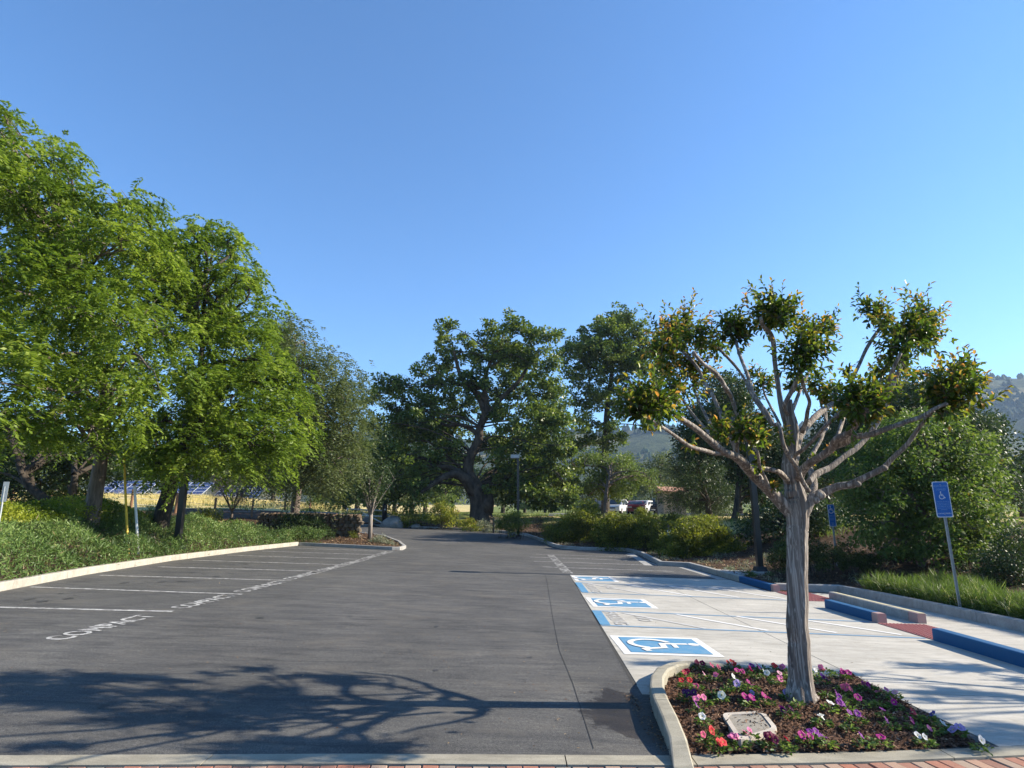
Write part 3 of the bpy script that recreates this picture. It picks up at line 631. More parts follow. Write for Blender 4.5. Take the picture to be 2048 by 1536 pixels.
def blot(x, y, rx, ry, seed):
    r_ = np.random.RandomState(seed); sheet('oil_stain', [(x + rx * math.cos(a) * (1 + .22 * r_.normal()), y + ry * math.sin(a) * (1 + .22 * r_.normal())) for a in np.linspace(0, 6.28, 15)[:-1]], 'oil', .0025, PAINT)
plain('oil', (.042, .040, .038), .6, .3, .25, 7)
rg = np.random.RandomState(12)
for k in range(26):
    st_ = rg.randint(7); blot(-6.6 - 1.2 * rg.rand(), 8.3 + st_ * 2.15 + rg.normal() * .3, rg.uniform(.03, .11), rg.uniform(.03, .12), k)
for k in range(10): blot(rg.uniform(-4, .6), rg.uniform(5, 18), rg.uniform(.02, .06), rg.uniform(.02, .07), 50 + k)
# red truncated-dome mats ------------------------------------
def dome_mat(x0, x1, y0, y1, lab):
    root = empty('tactile_mat', (x0, y0, LF(x0, y0)), kind='structure')
    mb = MB(); mb.prism([(x0, y0), (x1, y0), (x1, y1), (x0, y1)], lambda x, y: LF(x, y) + .0, lambda x, y: LF(x, y) + .014); o = mb.build('mat_base', 'red_mat', root, origin=tuple(root.location)); o.location = (0, 0, 0)
    mb = MB(); y = y0 + .035
    while y < y1 - .02:
        x = x0 + .035
        while x < x1 - .02:
            z = LF(x, y) + .0143; vs = [(x + r * math.cos(a), y + r * math.sin(a), z + h_) for r, h_ in ((.021, 0), (.013, .014)) for a in np.arange(6) * math.pi / 3]
            mb.add(vs, [(i, (i + 1) % 6, 6 + (i + 1) % 6, 6 + i) for i in range(6)] + [(6, 7, 8, 9, 10, 11)]); x += .06
        y += .06
    o = mb.build('domes', 'red_mat', root, origin=tuple(root.location)); o.location = (0, 0, 0); o['kind'] = 'stuff'
dome_mat(5.95, 6.72, 9.05, 10.36, 'near'); dome_mat(6.05, 6.8, 13.0, 14.45, 'far')

# flower bed --------------------------------------------------
bed_out = [G(x, y, .1)[:2] for x, y in ((1345, 1508), (1335, 1470), (1318, 1430), (1305, 1400), (1298, 1375), (1300, 1355), (1312, 1338), (1335, 1326), (1365, 1319), (1400, 1317), (1440, 1318), (1500, 1322), (1560, 1327), (1620, 1331), (1672, 1336))]
kerb(bed_out, 'mossy_kerb', name='bed_kerb', seg=1.1, w=.13, side=-1, hf=lambda t: .02 + .10 * float(ss(0, .12, t)) - .085 * float(ss(.45, .95, t)), joint=.006)
BEDP = [tuple(p) for p in bed_out] + [tuple(G(x, y, .02)[:2]) for x, y in ((1692, 1338), (1800, 1396), (1900, 1451), (1987, 1497))]
BEDP = BEDP + [(x, float(band_y(x)) + .0) for x in np.linspace(3.45, 1.2, 8)]
bp = np.array(BEDP)
def bed_z(x, y):
    s = -sdist(x, y, bp); return L(x, y) + .008 + .022 * ss(0, .2, s) + .035 * ss(.1, .9, s)
gx = np.arange(.95, 3.75, .022); gy = np.arange(4.35, 7.2, .022); GX, GY = np.meshgrid(gx, gy); s_ = sdist(GX, GY, bp); rg = np.random.RandomState(8)
GZ = bed_z(GX, GY) + rg.normal(size=GX.shape) * .007 + .012 * np.sin(GX * 9 + GY * 4) * np.sin(GY * 11 - GX * 3)
inside = s_ < -.01; idm = -np.ones(GX.shape, int); idm[inside] = np.arange(inside.sum())
vs = np.stack([GX[inside], GY[inside], GZ[inside]], 1)
q = np.stack([idm[:-1, :-1], idm[:-1, 1:], idm[1:, 1:], idm[1:, :-1]], -1).reshape(-1, 4); q = q[(q >= 0).all(1)]
me = bpy.data.meshes.new('mulch_bed'); me.from_pydata(vs.tolist(), [], q.tolist()); me.materials.append(MATS['mulch']); mulch = bpy.data.objects.new('mulch_bed', me); link(mulch); tag(mulch, kind='structure')
kw_ = rg.randint(0, len(vs), 15000); P = vs[kw_] + rg.normal(size=(15000, 3)) * np.array([.012, .012, .002]) + np.array([0, 0, .006])
leaf_object('mulch_chips', P, rdir(rg, 15000) * np.array([1, 1, .35]), rdir(rg, 15000, 1.2), .02 + .028 * rg.rand(15000), .007 + .009 * rg.rand(15000), rg.rand(15000) ** 1.3, 'chips')
tag(bpy.data.objects['mulch_chips'], 'loose brown bark chips covering the flower bed soil', 'mulch', kind='stuff')

# valve box in the bed
c4 = [G(x, y, .05) for x, y in ((1443, 1432), (1527, 1427), (1557, 1464), (1478, 1488))]
cc = sum(c4) / 4; vb = empty('valve_box', tuple(cc - np.array([0, 0, .01])), 'rectangular concrete valve box with pale rim set flush in the flower bed', 'valve box')
def rounded(q4, inset, rr=.28):
    ctr = sum(q4) / 4; q = [ctr + (p - ctr) * (1 - inset) for p in q4]; out = []
    for i in range(4):
        p, a, b = q[i], q[i - 1], q[(i + 1) % 4]
        for t in (0, .33, .67, 1): e = (p + (a - p) * rr * .5) * (1 - t) ** 2 + 2 * p * t * (1 - t) + (p + (b - p) * rr * .5) * t * t; out.append(e)
    return out
o4, i4 = rounded(c4, 0), rounded(c4, .2); n = len(o4); mb = MB(); zt = .022; og = np.array(vb.location)
vs = [p - og + np.array([0, 0, z]) for ring, z in ((o4, -.05), (o4, zt), (i4, zt), (i4, -.02)) for p in ring]
mb.add(vs, [(k * n + i, k * n + (i + 1) % n, (k + 1) * n + (i + 1) % n, (k + 1) * n + i) for k in range(3) for i in range(n)]); mb.build('frame', 'box_frame', vb)
i5 = rounded(c4, .22); mb = MB(); mb.add([p - og + np.array([0, 0, z]) for z in (-.02, zt - .007) for p in i5], [tuple(range(n, 2 * n))] + [(i, (i + 1) % n, n + (i + 1) % n, n + i) for i in range(n)]); mb.build('lid', 'box_lid', vb)

# ============================================================ THE CRAPE MYRTLE
TY = 5.66
def mpt(px, py, dy=0): return at(px, py, TY + dy * 2.1)
def px2m(w): return w / FPX * TY / 2
myr = empty('crape_myrtle', (2.5, TY, LF(2.5, TY) + .05), 'large pollarded tree with smooth grey trunk and orange tipped leaf tufts in the flower bed', 'tree')
ML = Vector(myr.location)
def mlimb(name, pts, wid, dys, n=10, flute=.12, seed=0, sub=4, nf=4, knob=.0):
    P = [mpt(p[0], p[1], d) for p, d in zip(pts, np.interp(np.linspace(0, 1, len(pts)), np.linspace(0, 1, len(dys)), dys))]
    rw = [px2m(w) * (.86 if name == 'trunk' else .76) for w in np.interp(np.linspace(0, 1, len(pts)), np.linspace(0, 1, len(wid)), wid)]
    pp, rr = subd(P, rw, sub); rg = np.random.RandomState(seed + 11)
    kk = np.convolve(rg.normal(size=len(rr) + 4), [.2, .2, .2, .2, .2], 'valid'); rr = [r * (1 + knob * k_) for r, k_ in zip(rr, kk)]; pp = [p + np.array([.12, .08, 0]) * r * k_ for p, r, k_ in zip(pp, rr, kk)]
    if name == 'trunk':
        for i in range(len(rr)):
            if i < 12: rr[i] *= 1 + .42 * (1 - i / 12.0) ** 2.2
    mb = MB(); mb.tube(pp, rr, n, True, flute, seed, nf=nf); o = mb.build(name, 'myrtle_bark', myr, True, tuple(ML)); o.location = (0, 0, 0); return o
tp = [(1603, 1400), (1600, 1370), (1598, 1330), (1597, 1290), (1596, 1250), (1595, 1200), (1594, 1150), (1594, 1100), (1594, 1060), (1594, 1030), (1593, 1005), (1590, 985), (1585, 965), (1580, 935), (1582, 900), (1586, 857), (1579, 824), (1576, 800)]
mlimb('trunk', tp, [50, 48, 46, 44, 43, 42, 41.5, 41, 42, 44, 46, 40, 35, 31, 26, 23, 19, 17], [0, 0], 40, .16, 1, 6, nf=7)
# buttress at the right foot
BR = [
 ('limb', [(1590, 1090), (1590, 1055), (1588, 1032), (1573, 1016), (1545, 986), (1520, 962), (1500, 942), (1489, 928), (1470, 912), (1450, 905), (1430, 890), (1408, 871), (1390, 856), (1370, 843), (1350, 831)], [18, 34, 32, 27, 24, 21, 17, 14, 12, 10], [0, 0, -.18, -.35, -.5]),
 ('limb', [(1578, 965), (1567, 952), (1555, 943), (1530, 938), (1505, 937), (1488, 930)], [17, 13, 12, 14], [0, -.15, -.1]),
 ('branch', [(1488, 930), (1474, 914), (1472, 897), (1461, 872), (1449, 850), (1440, 824), (1425, 790), (1408, 762), (1397, 738), (1376, 714), (1360, 698)], [17, 15, 12, 11, 10, 10, 8], [-.12, -.1, .1, .25]),
 ('branch', [(1472, 905), (1475, 880), (1481, 858), (1466, 803), (1458, 785), (1451, 776), (1433, 748), (1405, 726), (1386, 704)], [12, 11, 10, 11, 10, 8], [-.12, -.3, -.45]),
 ('branch', [(1545, 990), (1527, 950), (1519, 932), (1515, 905), (1505, 890), (1485, 873), (1478, 860)], [8, 7, 7], [-.1, -.3, -.25]),
 ('branch', [(1450, 906), (1428, 906), (1410, 901), (1381, 893), (1357, 877), (1334, 860), (1314, 848), (1295, 836)], [11, 9, 7, 6], [-.25, -.5, -.8]),
 ('branch', [(1422, 885), (1416, 863), (1402, 848), (1377, 817), (1358, 789), (1345, 775)], [8, 8, 7, 6], [-.3, -.1, .1]),
 ('branch', [(1440, 895), (1424, 856), (1412, 832), (1396, 799), (1385, 770)], [9, 8, 7], [-.25, 0, .3]),
 ('branch', [(1617, 982), (1603, 959), (1594, 936), (1578, 912), (1566, 887), (1559, 852), (1546, 848), (1532, 824), (1507, 787), (1494, 748), (1480, 712), (1472, 682)], [12, 11, 10, 10, 9, 9, 8], [-.1, -.25, -.2, .1]),
 ('branch', [(1545, 850), (1522, 818), (1503, 790), (1487, 755), (1466, 727), (1444, 704), (1436, 692)], [9, 8, 7, 9, 7], [-.15, .15, .3]),
 ('branch', [(1580, 870), (1568, 835), (1561, 804), (1556, 767), (1550, 726), (1547, 687), (1540, 665), (1526, 652), (1521, 636)], [15, 13, 12, 12, 11, 9], [.05, .1, -.05]),
 ('branch', [(1577, 830), (1569, 812), (1585, 779), (1600, 747), (1604, 722)], [14, 12, 11, 9], [0, -.1, -.2]),
 ('branch', [(1580, 830), (1588, 812), (1600, 781), (1612, 755), (1624, 732)], [12, 9, 8], [0, .25, .4]),
 ('limb', [(1585, 935), (1594, 890), (1603, 865), (1621, 844), (1641, 824), (1664, 808), (1675, 798)], [24, 20, 17, 14, 10], [0, .15, .4]),
 ('branch', [(1604, 865), (1612, 842), (1615, 822), (1619, 803), (1609, 778), (1602, 748)], [12, 10, 9, 9], [.05, -.05, -.15]),
 ('branch', [(1582, 920), (1590, 910), (1609, 897), (1633, 873), (1646, 857), (1666, 838), (1687, 820), (1700, 806)], [11, 9, 9, 8], [-.1, -.35, -.5]),
 ('limb', [(1598, 955), (1604, 942), (1618, 927), (1641, 913), (1664, 895), (1672, 879), (1694, 868), (1711, 848), (1716, 838), (1727, 833), (1735, 815)], [22, 20, 18, 17, 16, 15, 12], [-.05, -.3, -.55]),
 ('branch', [(1670, 893), (1690, 886), (1708, 875), (1742, 869), (1773, 858), (1812, 844), (1842, 834), (1867, 819), (1895, 806)], [15, 14, 13, 11, 9, 8], [-.25, -.4, -.5]),
 ('limb', [(1617, 965), (1627, 952), (1640, 944), (1660, 935), (1687, 914), (1711, 897), (1730, 879), (1745, 860), (1760, 836), (1773, 812), (1782, 780), (1796, 745), (1808, 720), (1815, 705)], [18, 17, 15, 13, 12, 11, 10], [.05, .2, .1]),
 ('limb', [(1600, 1090), (1600, 1055), (1602, 1032), (1611, 1014), (1625, 996), (1648, 985), (1676, 973), (1703, 969), (1722, 959), (1744, 948), (1768, 935), (1788, 914), (1816, 887), (1836, 858), (1852, 838), (1868, 822)], [18, 34, 30, 22, 19, 16, 14, 11, 9, 8], [0, 0, -.12, -.3]),
 ('limb', [(1626, 995), (1628, 968), (1623, 947), (1617, 926), (1625, 908), (1641, 881), (1648, 863), (1652, 838), (1650, 800)], [19, 17, 14, 11, 9, 8], [.05, .3, .5]),
 ('branch', [(1672, 882), (1684, 845), (1692, 810), (1706, 757), (1720, 726), (1733, 697), (1749, 671), (1762, 654), (1764, 640)], [10, 9, 9, 9, 8], [-.3, 0, .15]),
 ('branch', [(1744, 862), (1750, 820), (1760, 765), (1776, 725), (1793, 693)], [11, 10, 10, 9], [.15, .35, .4]),
 ('branch', [(1760, 836), (1768, 790), (1786, 740), (1802, 706)], [10, 10, 9], [.1, -.15, -.2]),
 ('branch', [(1640, 873), (1655, 856), (1652, 842), (1640, 800), (1640, 775)], [7, 7, 6], [.2, .4, .5]),
 ('branch', [(1560, 850), (1545, 820), (1530, 790), (1525, 768)], [8, 7, 6], [0, .4, .5]),
]
for i, (nm, pts, wd, dy) in enumerate(BR): mlimb(nm, pts, wd, dy, 14 if wd[0] > 14 else 10, .10, i + 2, 4, nf=3, knob=.10)
for i, (x, y, r, dy) in enumerate([(1640, 990, 15, -.1), (1488, 932, 13, -.1), (1716, 968, 9, -.2), (1768, 936, 9, -.3), (1454, 781, 9, -.3), (1562, 652 + 6, 7, 0), (1765, 650, 9, .15), (1812, 712, 11, 0), (1605, 738, 9, -.15), (1632, 1000, 12, -.1)]):
    mb = MB(); c = mpt(x, y, dy); rr = px2m(r * 2) * .62; rgk = np.random.RandomState(i)
    mb.tube([c + np.array([0, 0, -rr]), c + np.array([0, 0, -rr * .5]), c, c + np.array([0, 0, rr * .6]), c + np.array([0, 0, rr])], [rr * .3, rr * .85, rr, rr * .7, rr * .2], 10, True, .2, i); o = mb.build('knuckle', 'myrtle_bark', myr, True, tuple(ML)); o.location = (0, 0, 0)
MC = [(1350, 655, 55, .25, .62), (1325, 690, 38, .1, .7), (1395, 665, 35, .0, .6), (1460, 640, 46, .1, .4), (1432, 682, 32, .3, .4), (1480, 668, 30, .1, .3), (1545, 612, 50, 0, .55), (1570, 630, 35, -.05, .4), (1525, 640, 30, .1, .6), (1608, 690, 55, -.2, .4), (1625, 650, 36, .1, .6), (1590, 720, 32, -.2, .25),
      (1655, 640, 30, .3, .5), (1748, 612, 36, .15, .4), (1770, 640, 28, .1, .6), (1820, 655, 58, 0, .5), (1850, 625, 40, .2, .7), (1800, 690, 40, -.1, .3), (1865, 670, 34, .1, .6), (1895, 768, 52, -.45, .55), (1925, 745, 34, -.4, .65), (1880, 800, 36, -.45, .5), (1940, 775, 28, -.5, .8), (1720, 795, 48, -.5, .3), (1690, 780, 32, -.45, .2),
      (1755, 785, 32, -.4, .55), (1735, 820, 30, -.5, .4), (1298, 795, 46, -.75, .4), (1275, 815, 30, -.8, .4), (1345, 775, 42, -.1, .65), (1320, 815, 30, -.5, .3), (1372, 720, 44, .3, .9), (1400, 745, 30, .3, .9), (1335, 735, 30, .2, .75), (1530, 762, 32, .5, .5), (1510, 745, 20, .4, .5), (1480, 850, 36, -.25, .6), (1445, 850, 26, -.3, .75), (1515, 870, 24, -.3, .6),
      (1795, 725, 32, .35, .4), (1765, 735, 28, .35, .4), (1645, 775, 30, .4, .8), (1660, 800, 24, .4, .85), (1625, 755, 26, .4, .4), (1345, 665, 30, -.1, .9), (1430, 860, 16, -.2, .9), (1515, 925, 14, -.2, .9), (1548, 975, 9, -.1, .9), (1560, 870, 16, -.05, .7), (1535, 830, 18, 0, .7), (1375, 890, 12, -.4, .8), (1620, 915, 10, .1, .9), (1575, 875, 9, -.15, .5), (1660, 900, 10, 0, .9), (1400, 690, 20, .2, .5), (1585, 765, 22, .2, .6), (1700, 735, 16, .2, .3)]
rg = np.random.RandomState(21)
for ci, (px, py, r, dy, orange) in enumerate(MC):
    c = mpt(px, py + r * .35, dy); rm = .95 * r / FPX * TY; k = max(6, int(62 * (r / 50.0) ** 1.7)); Ps, Ds, Ns, Ls, Ws, Ts = [], [], [], [], [], []; tw = MB()
    dirs = rdir(rg, k, .55)
    for s in range(k):
        d = dirs[s]; o0 = c + rg.normal(size=3) * rm * .28; ln = rm * (rg.uniform(.5, 1.0) if rg.rand() < .72 else rg.uniform(1.0, 1.5)) * (.8 + .45 * max(0, d[2])); m = max(5, int(ln / .021)); ph = rg.rand() * 6
        tpt = o0 + d * ln; bend = np.array([.10 * rg.normal(), .10 * rg.normal(), -.06]) * ln
        tw.tube([o0, o0 + d * ln * .5 + bend, tpt], [.0035, .0025, .0012], 3, False)
        tone_s = rg.normal() * .10
        for q in range(m):
            t = (q + 1) / m; p = o0 + d * ln * t + bend * (1 - (2 * t - 1) ** 2); side = np.cross(d, np.array([math.cos(ph + q * 2.4), math.sin(ph + q * 2.4), .3])); side = side / np.linalg.norm(side)
            dd = side * (1 - .45 * t) + d * (.45 + .6 * t) + np.array([0, 0, -.25]) + rg.normal(size=3) * .12
            Ps.append(p); Ds.append(dd); Ns.append(np.array([0, 0, 1]) + rg.normal(size=3) * .45 + d * .3); sz = (.072 - .028 * t) * rg.uniform(.75, 1.25); Ls.append(sz); Ws.append(sz * .50)
            Ts.append(np.clip(.24 + tone_s + (t ** 2.6) * (.26 + .50 * orange) * (1.0 if rg.rand() < .8 else .4) + .18 * (orange - .45) + rg.normal() * .07, 0, 1))
    cl = leaf_object('leaf_tuft', Ps, Ds, Ns, Ls, Ws, np.array(Ts), 'myrtle_leaf', myr, full=True, origin=ML); cl.location = (0, 0, 0)
    o = tw.build('twigs', 'grey_bark', cl, False, tuple(ML)); o.location = (0, 0, 0); o['kind'] = 'stuff'
# the neighbour whose shade falls over the concrete, just right of the frame
m2 = copy_tree(myr); m2.location = (9.75, 6.3, HF(9.75, 6.3) - .1); m2.rotation_euler = (0, 0, 2.2); m2.scale = (1.0, 1.0, 1.05)
m2['label'] = 'second pollarded tree on the planting strip right of the path, mostly casting shade'

# ============================================================ PETUNIAS
PET = [(1400, 1333, 'burgundy', 4), (1463, 1330, 'red', 4), (1430, 1342, 'salmon', 2), (1370, 1350, 'crimson', 3), (1408, 1358, 'pale pink', 1), (1427, 1360, 'pink', 2), (1372, 1370, 'red', 2), (1394, 1378, 'salmon', 1), (1380, 1396, 'dark purple', 6), (1490, 1350, 'magenta', 6), (1512, 1338, 'purple', 3), (1523, 1333, 'white', 1),
       (1530, 1356, 'white', 3), (1549, 1332, 'red', 2), (1569, 1338, 'pink', 3), (1563, 1354, 'pale pink', 1), (1557, 1372, 'pink', 2), (1470, 1370, 'white', 1), (1475, 1380, 'lavender', 2), (1503, 1382, 'magenta', 2), (1406, 1408, 'pink', 3), (1391, 1420, 'purple', 1), (1443, 1404, 'white', 1), (1506, 1398, 'lavender', 1), (1502, 1414, 'magenta', 3), (1531, 1412, 'magenta', 2),
       (1581, 1400, 'lavender', 2), (1597, 1416, 'white', 0), (1408, 1446, 'white', 1), (1577, 1434, 'dark purple', 3), (1410, 1476, 'salmon', 1), (1425, 1470, 'red', 1), (1437, 1488, 'red', 2), (1474, 1482, 'pink', 3), (1495, 1474, 'pink', 2), (1552, 1484, 'burgundy', 6), (1574, 1488, 'crimson', 1), (1613, 1478, 'magenta', 2), (1628, 1472, 'purple', 2), (1650, 1480, 'purple', 2), (1645, 1448, 'white', 2),
       (1660, 1424, 'white', 1), (1690, 1420, 'purple', 3), (1680, 1404, 'purple', 2), (1716, 1442, 'purple', 3), (1727, 1480, 'purple', 1), (1762, 1478, 'magenta', 1), (1698, 1456, 'white', 0), (1631, 1350, 'white', 1), (1645, 1366, 'purple', 2), (1652, 1338, 'pink', 3), (1682, 1350, 'magenta', 6), (1692, 1382, 'salmon', 3), (1708, 1392, 'salmon', 2), (1733, 1376, 'magenta', 4), (1764, 1390, 'pink', 2), (1788, 1386, 'pale pink', 1),
       (1788, 1414, 'magenta', 3), (1724, 1410, 'magenta', 3), (1760, 1412, 'white', 0), (1771, 1436, 'purple', 1), (1779, 1452, 'purple', 1), (1834, 1436, 'crimson', 3), (1856, 1438, 'indigo', 2), (1830, 1456, 'magenta', 1), (1862, 1462, 'pink', 1), (1885, 1452, 'white', 1), (1850, 1478, 'white', 2), (1910, 1462, 'lavender', 3), (1962, 1488, 'white', 1), (1655, 1398, 'pink', 0), (1455, 1385, 'white', 0), (1425, 1392, 'salmon', 0), (1745, 1352 + 24, 'magenta', 0)]
def flower_mesh(col, size, rg):
    vs = [(0, 0, -.6 * size)]; fs = []; n = 15
    for r, z in ((.22, -.12), (.68, .02), (1.0, .0)):
        for k in range(n):
            a = 2 * math.pi * k / n; rr = r * size * (1 + (.08 * math.cos(5 * a) if r > .5 else 0)); vs.append((rr * math.cos(a), rr * math.sin(a), z * size + (.10 * size * math.sin(5 * a * 2 + 1) * (r > .9)) + rg.normal() * .02 * size))
    for k in range(n):
        k2 = (k + 1) % n; fs.append((0, 1 + k, 1 + k2)); fs.append((1 + k, 1 + n + k, 1 + n + k2, 1 + k2)); fs.append((1 + n + k, 1 + 2 * n + k, 1 + 2 * n + k2, 1 + n + k2))
    me = bpy.data.meshes.new('flower'); me.from_pydata(vs, [], fs); me.materials.append(MATS['petal_' + col.replace(' ', '_')]); me.materials.append(MATS['flower_throat'])
    me.polygons.foreach_set('material_index', [1 if len(f) == 3 else 0 for f in fs])
    t = me.attributes.new('tone', 'FLOAT', 'FACE'); t.data.foreach_set('value', [.15 if len(f) == 3 else (.35 + .1 * rg.rand() if f[0] <= n else .6 + .3 * rg.rand()) for f in fs]); return me
rg = np.random.RandomState(44); FM = {c: [flower_mesh(c, .030, rg) for _ in range(3)] for c in FLC}
SPOT = {}
CNAME = {0: 'leafy petunia plant with hardly a bloom', 1: 'single bloomed %s petunia', 2: 'twin bloomed %s petunia', 3: 'three bloomed %s petunia', 4: 'four bloomed %s petunia', 6: 'dense %s petunia covered in blooms'}
plants = []
for (px, py, col, nf) in PET:
    g = G(px, py + 4, .05); plants.append([g[0], g[1], px, py, col, nf])
def zone_of(x, y, px, py):
    if math.hypot(x - 2.53, y - 5.66) < .28: return 'close to the tree trunk'
    if math.hypot(x - cc[0], y - cc[1]) < .42: return 'beside the valve box'
    if px < 1450 and py < 1385: return 'inside the rounded kerb end'
    if px < 1425: return 'along the left bed kerb'
    if py < 1362 and px < 1600: return 'by the far kerb'
    if px > 1620 and sdist(x, y, bp) > -.42: return 'on the bare right bed edge'
    if py > 1462: return 'in the front row near the bricks'
    return 'mid bed ' + ('left' if px < 1600 else 'right') + ' of the trunk'
groups = {}
for p in plants:
    base = (CNAME[p[5]] % p[4] if p[5] else CNAME[0]); key = base + ' ' + zone_of(*p[:4]); groups.setdefault(key, []).append(p)
ORD = ['leftmost', 'second from left', 'third from left', 'fourth from left', 'fifth from left', 'sixth from left']
for key, lst in groups.items():
    lst.sort(key=lambda p: p[2])
    for i, p in enumerate(lst):
        x, y, px, py, col, nf = p; lab = key
        if len(lst) > 1: lab = key + (', left one' if i == 0 else ', right one') if len(lst) == 2 else key + ', ' + ORD[i]
        z = float(bed_z(x, y)); root = empty('petunia', (x, y, z), lab, 'flower', 'petunias in the flower bed', rz=rg.rand() * 6)
        k = 34 + 9 * min(nf, 4) + (14 if nf == 0 else 0); spread = .044 + .008 * min(nf, 5); a = rg.rand(k) * 6.283; rr = spread * np.sqrt(rg.rand(k)) * 1.1; hh = .01 + .055 * rg.rand(k) * (1 - .5 * rr / spread)
        P = np.stack([rr * np.cos(a), rr * np.sin(a), hh], 1); D = np.stack([np.cos(a), np.sin(a), .2 + .5 * rg.rand(k)], 1) + rg.normal(size=(k, 3)) * .3
        leaf_object('leaves', P, D, np.array([0, 0, 1.0]) + rg.normal(size=(k, 3)) * .4, .034 * (.7 + .5 * rg.rand(k)), .020 * (.8 + .4 * rg.rand(k)), rg.rand(k), 'petunia_leaf', root, full=True)
        for f in range(nf):
            o = bpy.data.objects.new('flower', FM[col][rg.randint(3)]); an = rg.rand() * 6.283; rad = 0.012 if nf == 1 else rg.uniform(.02, .03 + .009 * nf)
            o.location = (rad * math.cos(an), rad * math.sin(an), rg.uniform(.055, .085)); s_ = rg.uniform(.75, 1.15)
            wd_ = Vector((rg.normal() * .5 + .35, -.55 + rg.normal() * .4, .75)); wd_.rotate(Matrix.Rotation(-root.rotation_euler[2], 3, 'Z')); o.rotation_euler = wd_.to_track_quat('Z', 'Y').to_euler(); o.scale = (s_, s_, s_); link(o, root)

# ============================================================ SIGNS AND POSTS
def sign_post(loc, top_z, lean, label, panel, rz, group='blue accessible parking signs', detail=True):
    root = empty('parking_sign', loc, label, 'sign', group, rz=rz); h = top_z - loc[2]
    w, ph = panel; mb = MB(); t = .028; mb.box((0, .018, h / 2 - .05), (.045, .006, h + .1)); mb.box((-.019, .008, h / 2 - .05), (.006, .02, h + .1)); mb.box((.019, .008, h / 2 - .05), (.006, .02, h + .1)); mb.build('post', 'galvanised', root)
    rl = .03; pts = []
    for cx_, cz_, a0 in ((w / 2 - rl, h - rl, 0), (-w / 2 + rl, h - rl, 90), (-w / 2 + rl, h - ph + rl, 180), (w / 2 - rl, h - ph + rl, 270)):
        for k in range(4): a = R(a0 + 30 * k); pts.append((cx_ + rl * math.cos(a), cz_ + rl * math.sin(a)))
    mb = MB(); n = len(pts); mb.add([(x, y, z) for y in (-.006, -.002) for x, z in pts], [tuple(range(n)), tuple(range(2 * n - 1, n - 1, -1))] + [(i, n + i, n + (i + 1) % n, (i + 1) % n) for i in range(n)]); pn = mb.build('sign_panel', 'sign_white', root)
    mb = MB(); mb.add([(x * (1 - .014 / w * 2), -.0072, h - ph / 2 + (z - (h - ph / 2)) * (1 - .014 / ph * 2)) for x, z in pts], [tuple(range(n))]); mb.build('blue_face', 'sign_blue', pn)
    for zb in (h - .06, h - ph + .06):
        mb = MB(); mb.tube([(0, -.014, zb), (0, .02, zb)], [.009, .009], 6); mb.build('bolt', 'galvanised', root)
    def tx(s, z, wid, hh, m='sign_print'): flat_text(s, 'sign_lettering', (-wid / 2, -.0085, h - z), (1, 0, 0), (0, 0, 1), wid, hh, m, 0, pn)
    if detail:
        tx('RESERVED FOR', .105, w * .86, .038); tx('DISABLED', .165, w * .58, .036)
        isa(pn, 'wheelchair_symbol', (0, -.0082, h - .26), (1, 0, 0), (0, 0, 1), .16, 'sign_white', nrm=(0, -1, 0))
        for i, s in enumerate(('UNAUTHORIZED VEHICLES', 'NOT DISPLAYING PLACARDS', 'ISSUED FOR PERSONS', 'WITH DISABILITIES MAY BE', "TOWED AWAY AT OWNER'S", 'EXPENSE')): tx(s, .38 + i * .03, w * (.8 if i < 5 else .4), .018)
        tx('VAN ACCESSIBLE', .60, w * .84, .024, 'sign_white')
    else:
        isa(pn, 'wheelchair_symbol', (0, -.0082, h - .15), (1, 0, 0), (0, 0, 1), .24, 'sign_white', nrm=(0, -1, 0))
        tx('PARKING ONLY', .34, w * .8, .04); tx('MINIMUM', .40, w * .6, .03); tx('FINE $250', .45, w * .6, .035); tx('VAN', .54, w * .4, .04); tx('ACCESSIBLE', .60, w * .8, .035)
    root.rotation_euler = (0, lean, rz); return root
s1 = at(1881, 963, 11.45); sign_post((s1[0] + .02, 11.45, HF(s1[0], 11.45) - .02), s1[2], R(-1.0), 'nearest blue accessible parking sign on a bare steel post in the grass', (.285, .66), R(-6))
s2 = at(1660, 1009, 17.6); sign_post((s2[0] + .03, 17.6, HF(s2[0], 17.6) - .05), s2[2], R(-.6), 'small distant blue accessible parking sign above the boxwood behind the trunk', (.20, .62), R(0), detail=False)
s3 = sign_post((8.75, 7.55, HF(8.75, 7.55)), 2.25, 0, 'blue accessible parking sign beside the second pollarded tree, its shadow on the concrete', (.32, .66), R(10))

def lamp_post(x, y, zb, H_, s, label, head_dir, plinth=True):
    root = empty('lamp_post', (x, y, zb), label, 'lamp post', 'black lamp posts around the lot')
    if plinth: mb = MB(); mb.tube([(0, 0, -.3), (0, 0, .08), (0, 0, .10)], [.26, .26, .24], 16); mb.build('plinth', 'shade_concrete', root)
    mb = MB(); mb.box((0, 0, .16), (s * 2.1, s * 2.1, .12), 0, 0, .8); mb.build('base_cover', 'black_metal', root)
    mb = MB(); mb.box((0, 0, H_ / 2 + .05), (s, s, H_ - .1)); mb.build('pole', 'black_metal', root)
    hd = np.array(head_dir); mb = MB(); mb.box((hd[0] * .15, hd[1] * .15, H_ - .02), (.16, .05, .05)); mb.build('arm', 'black_metal', root)
    c = (hd[0] * .5, hd[1] * .5, H_); mb = MB(); mb.box(c, (.52, .36, .2)); hb = mb.build('lamp_head', 'black_metal', root)
    mb = MB(); mb.box((c[0], c[1], H_ - .105), (.42, .28, .012)); mb.build('lens', 'lens', hb); return root
lamp_post(6.98, 17.6, LF(6.98, 17.6) + .12, 4.35, .155, 'tall black lamp post right of centre, rising behind the pollarded tree', (-1, 0))
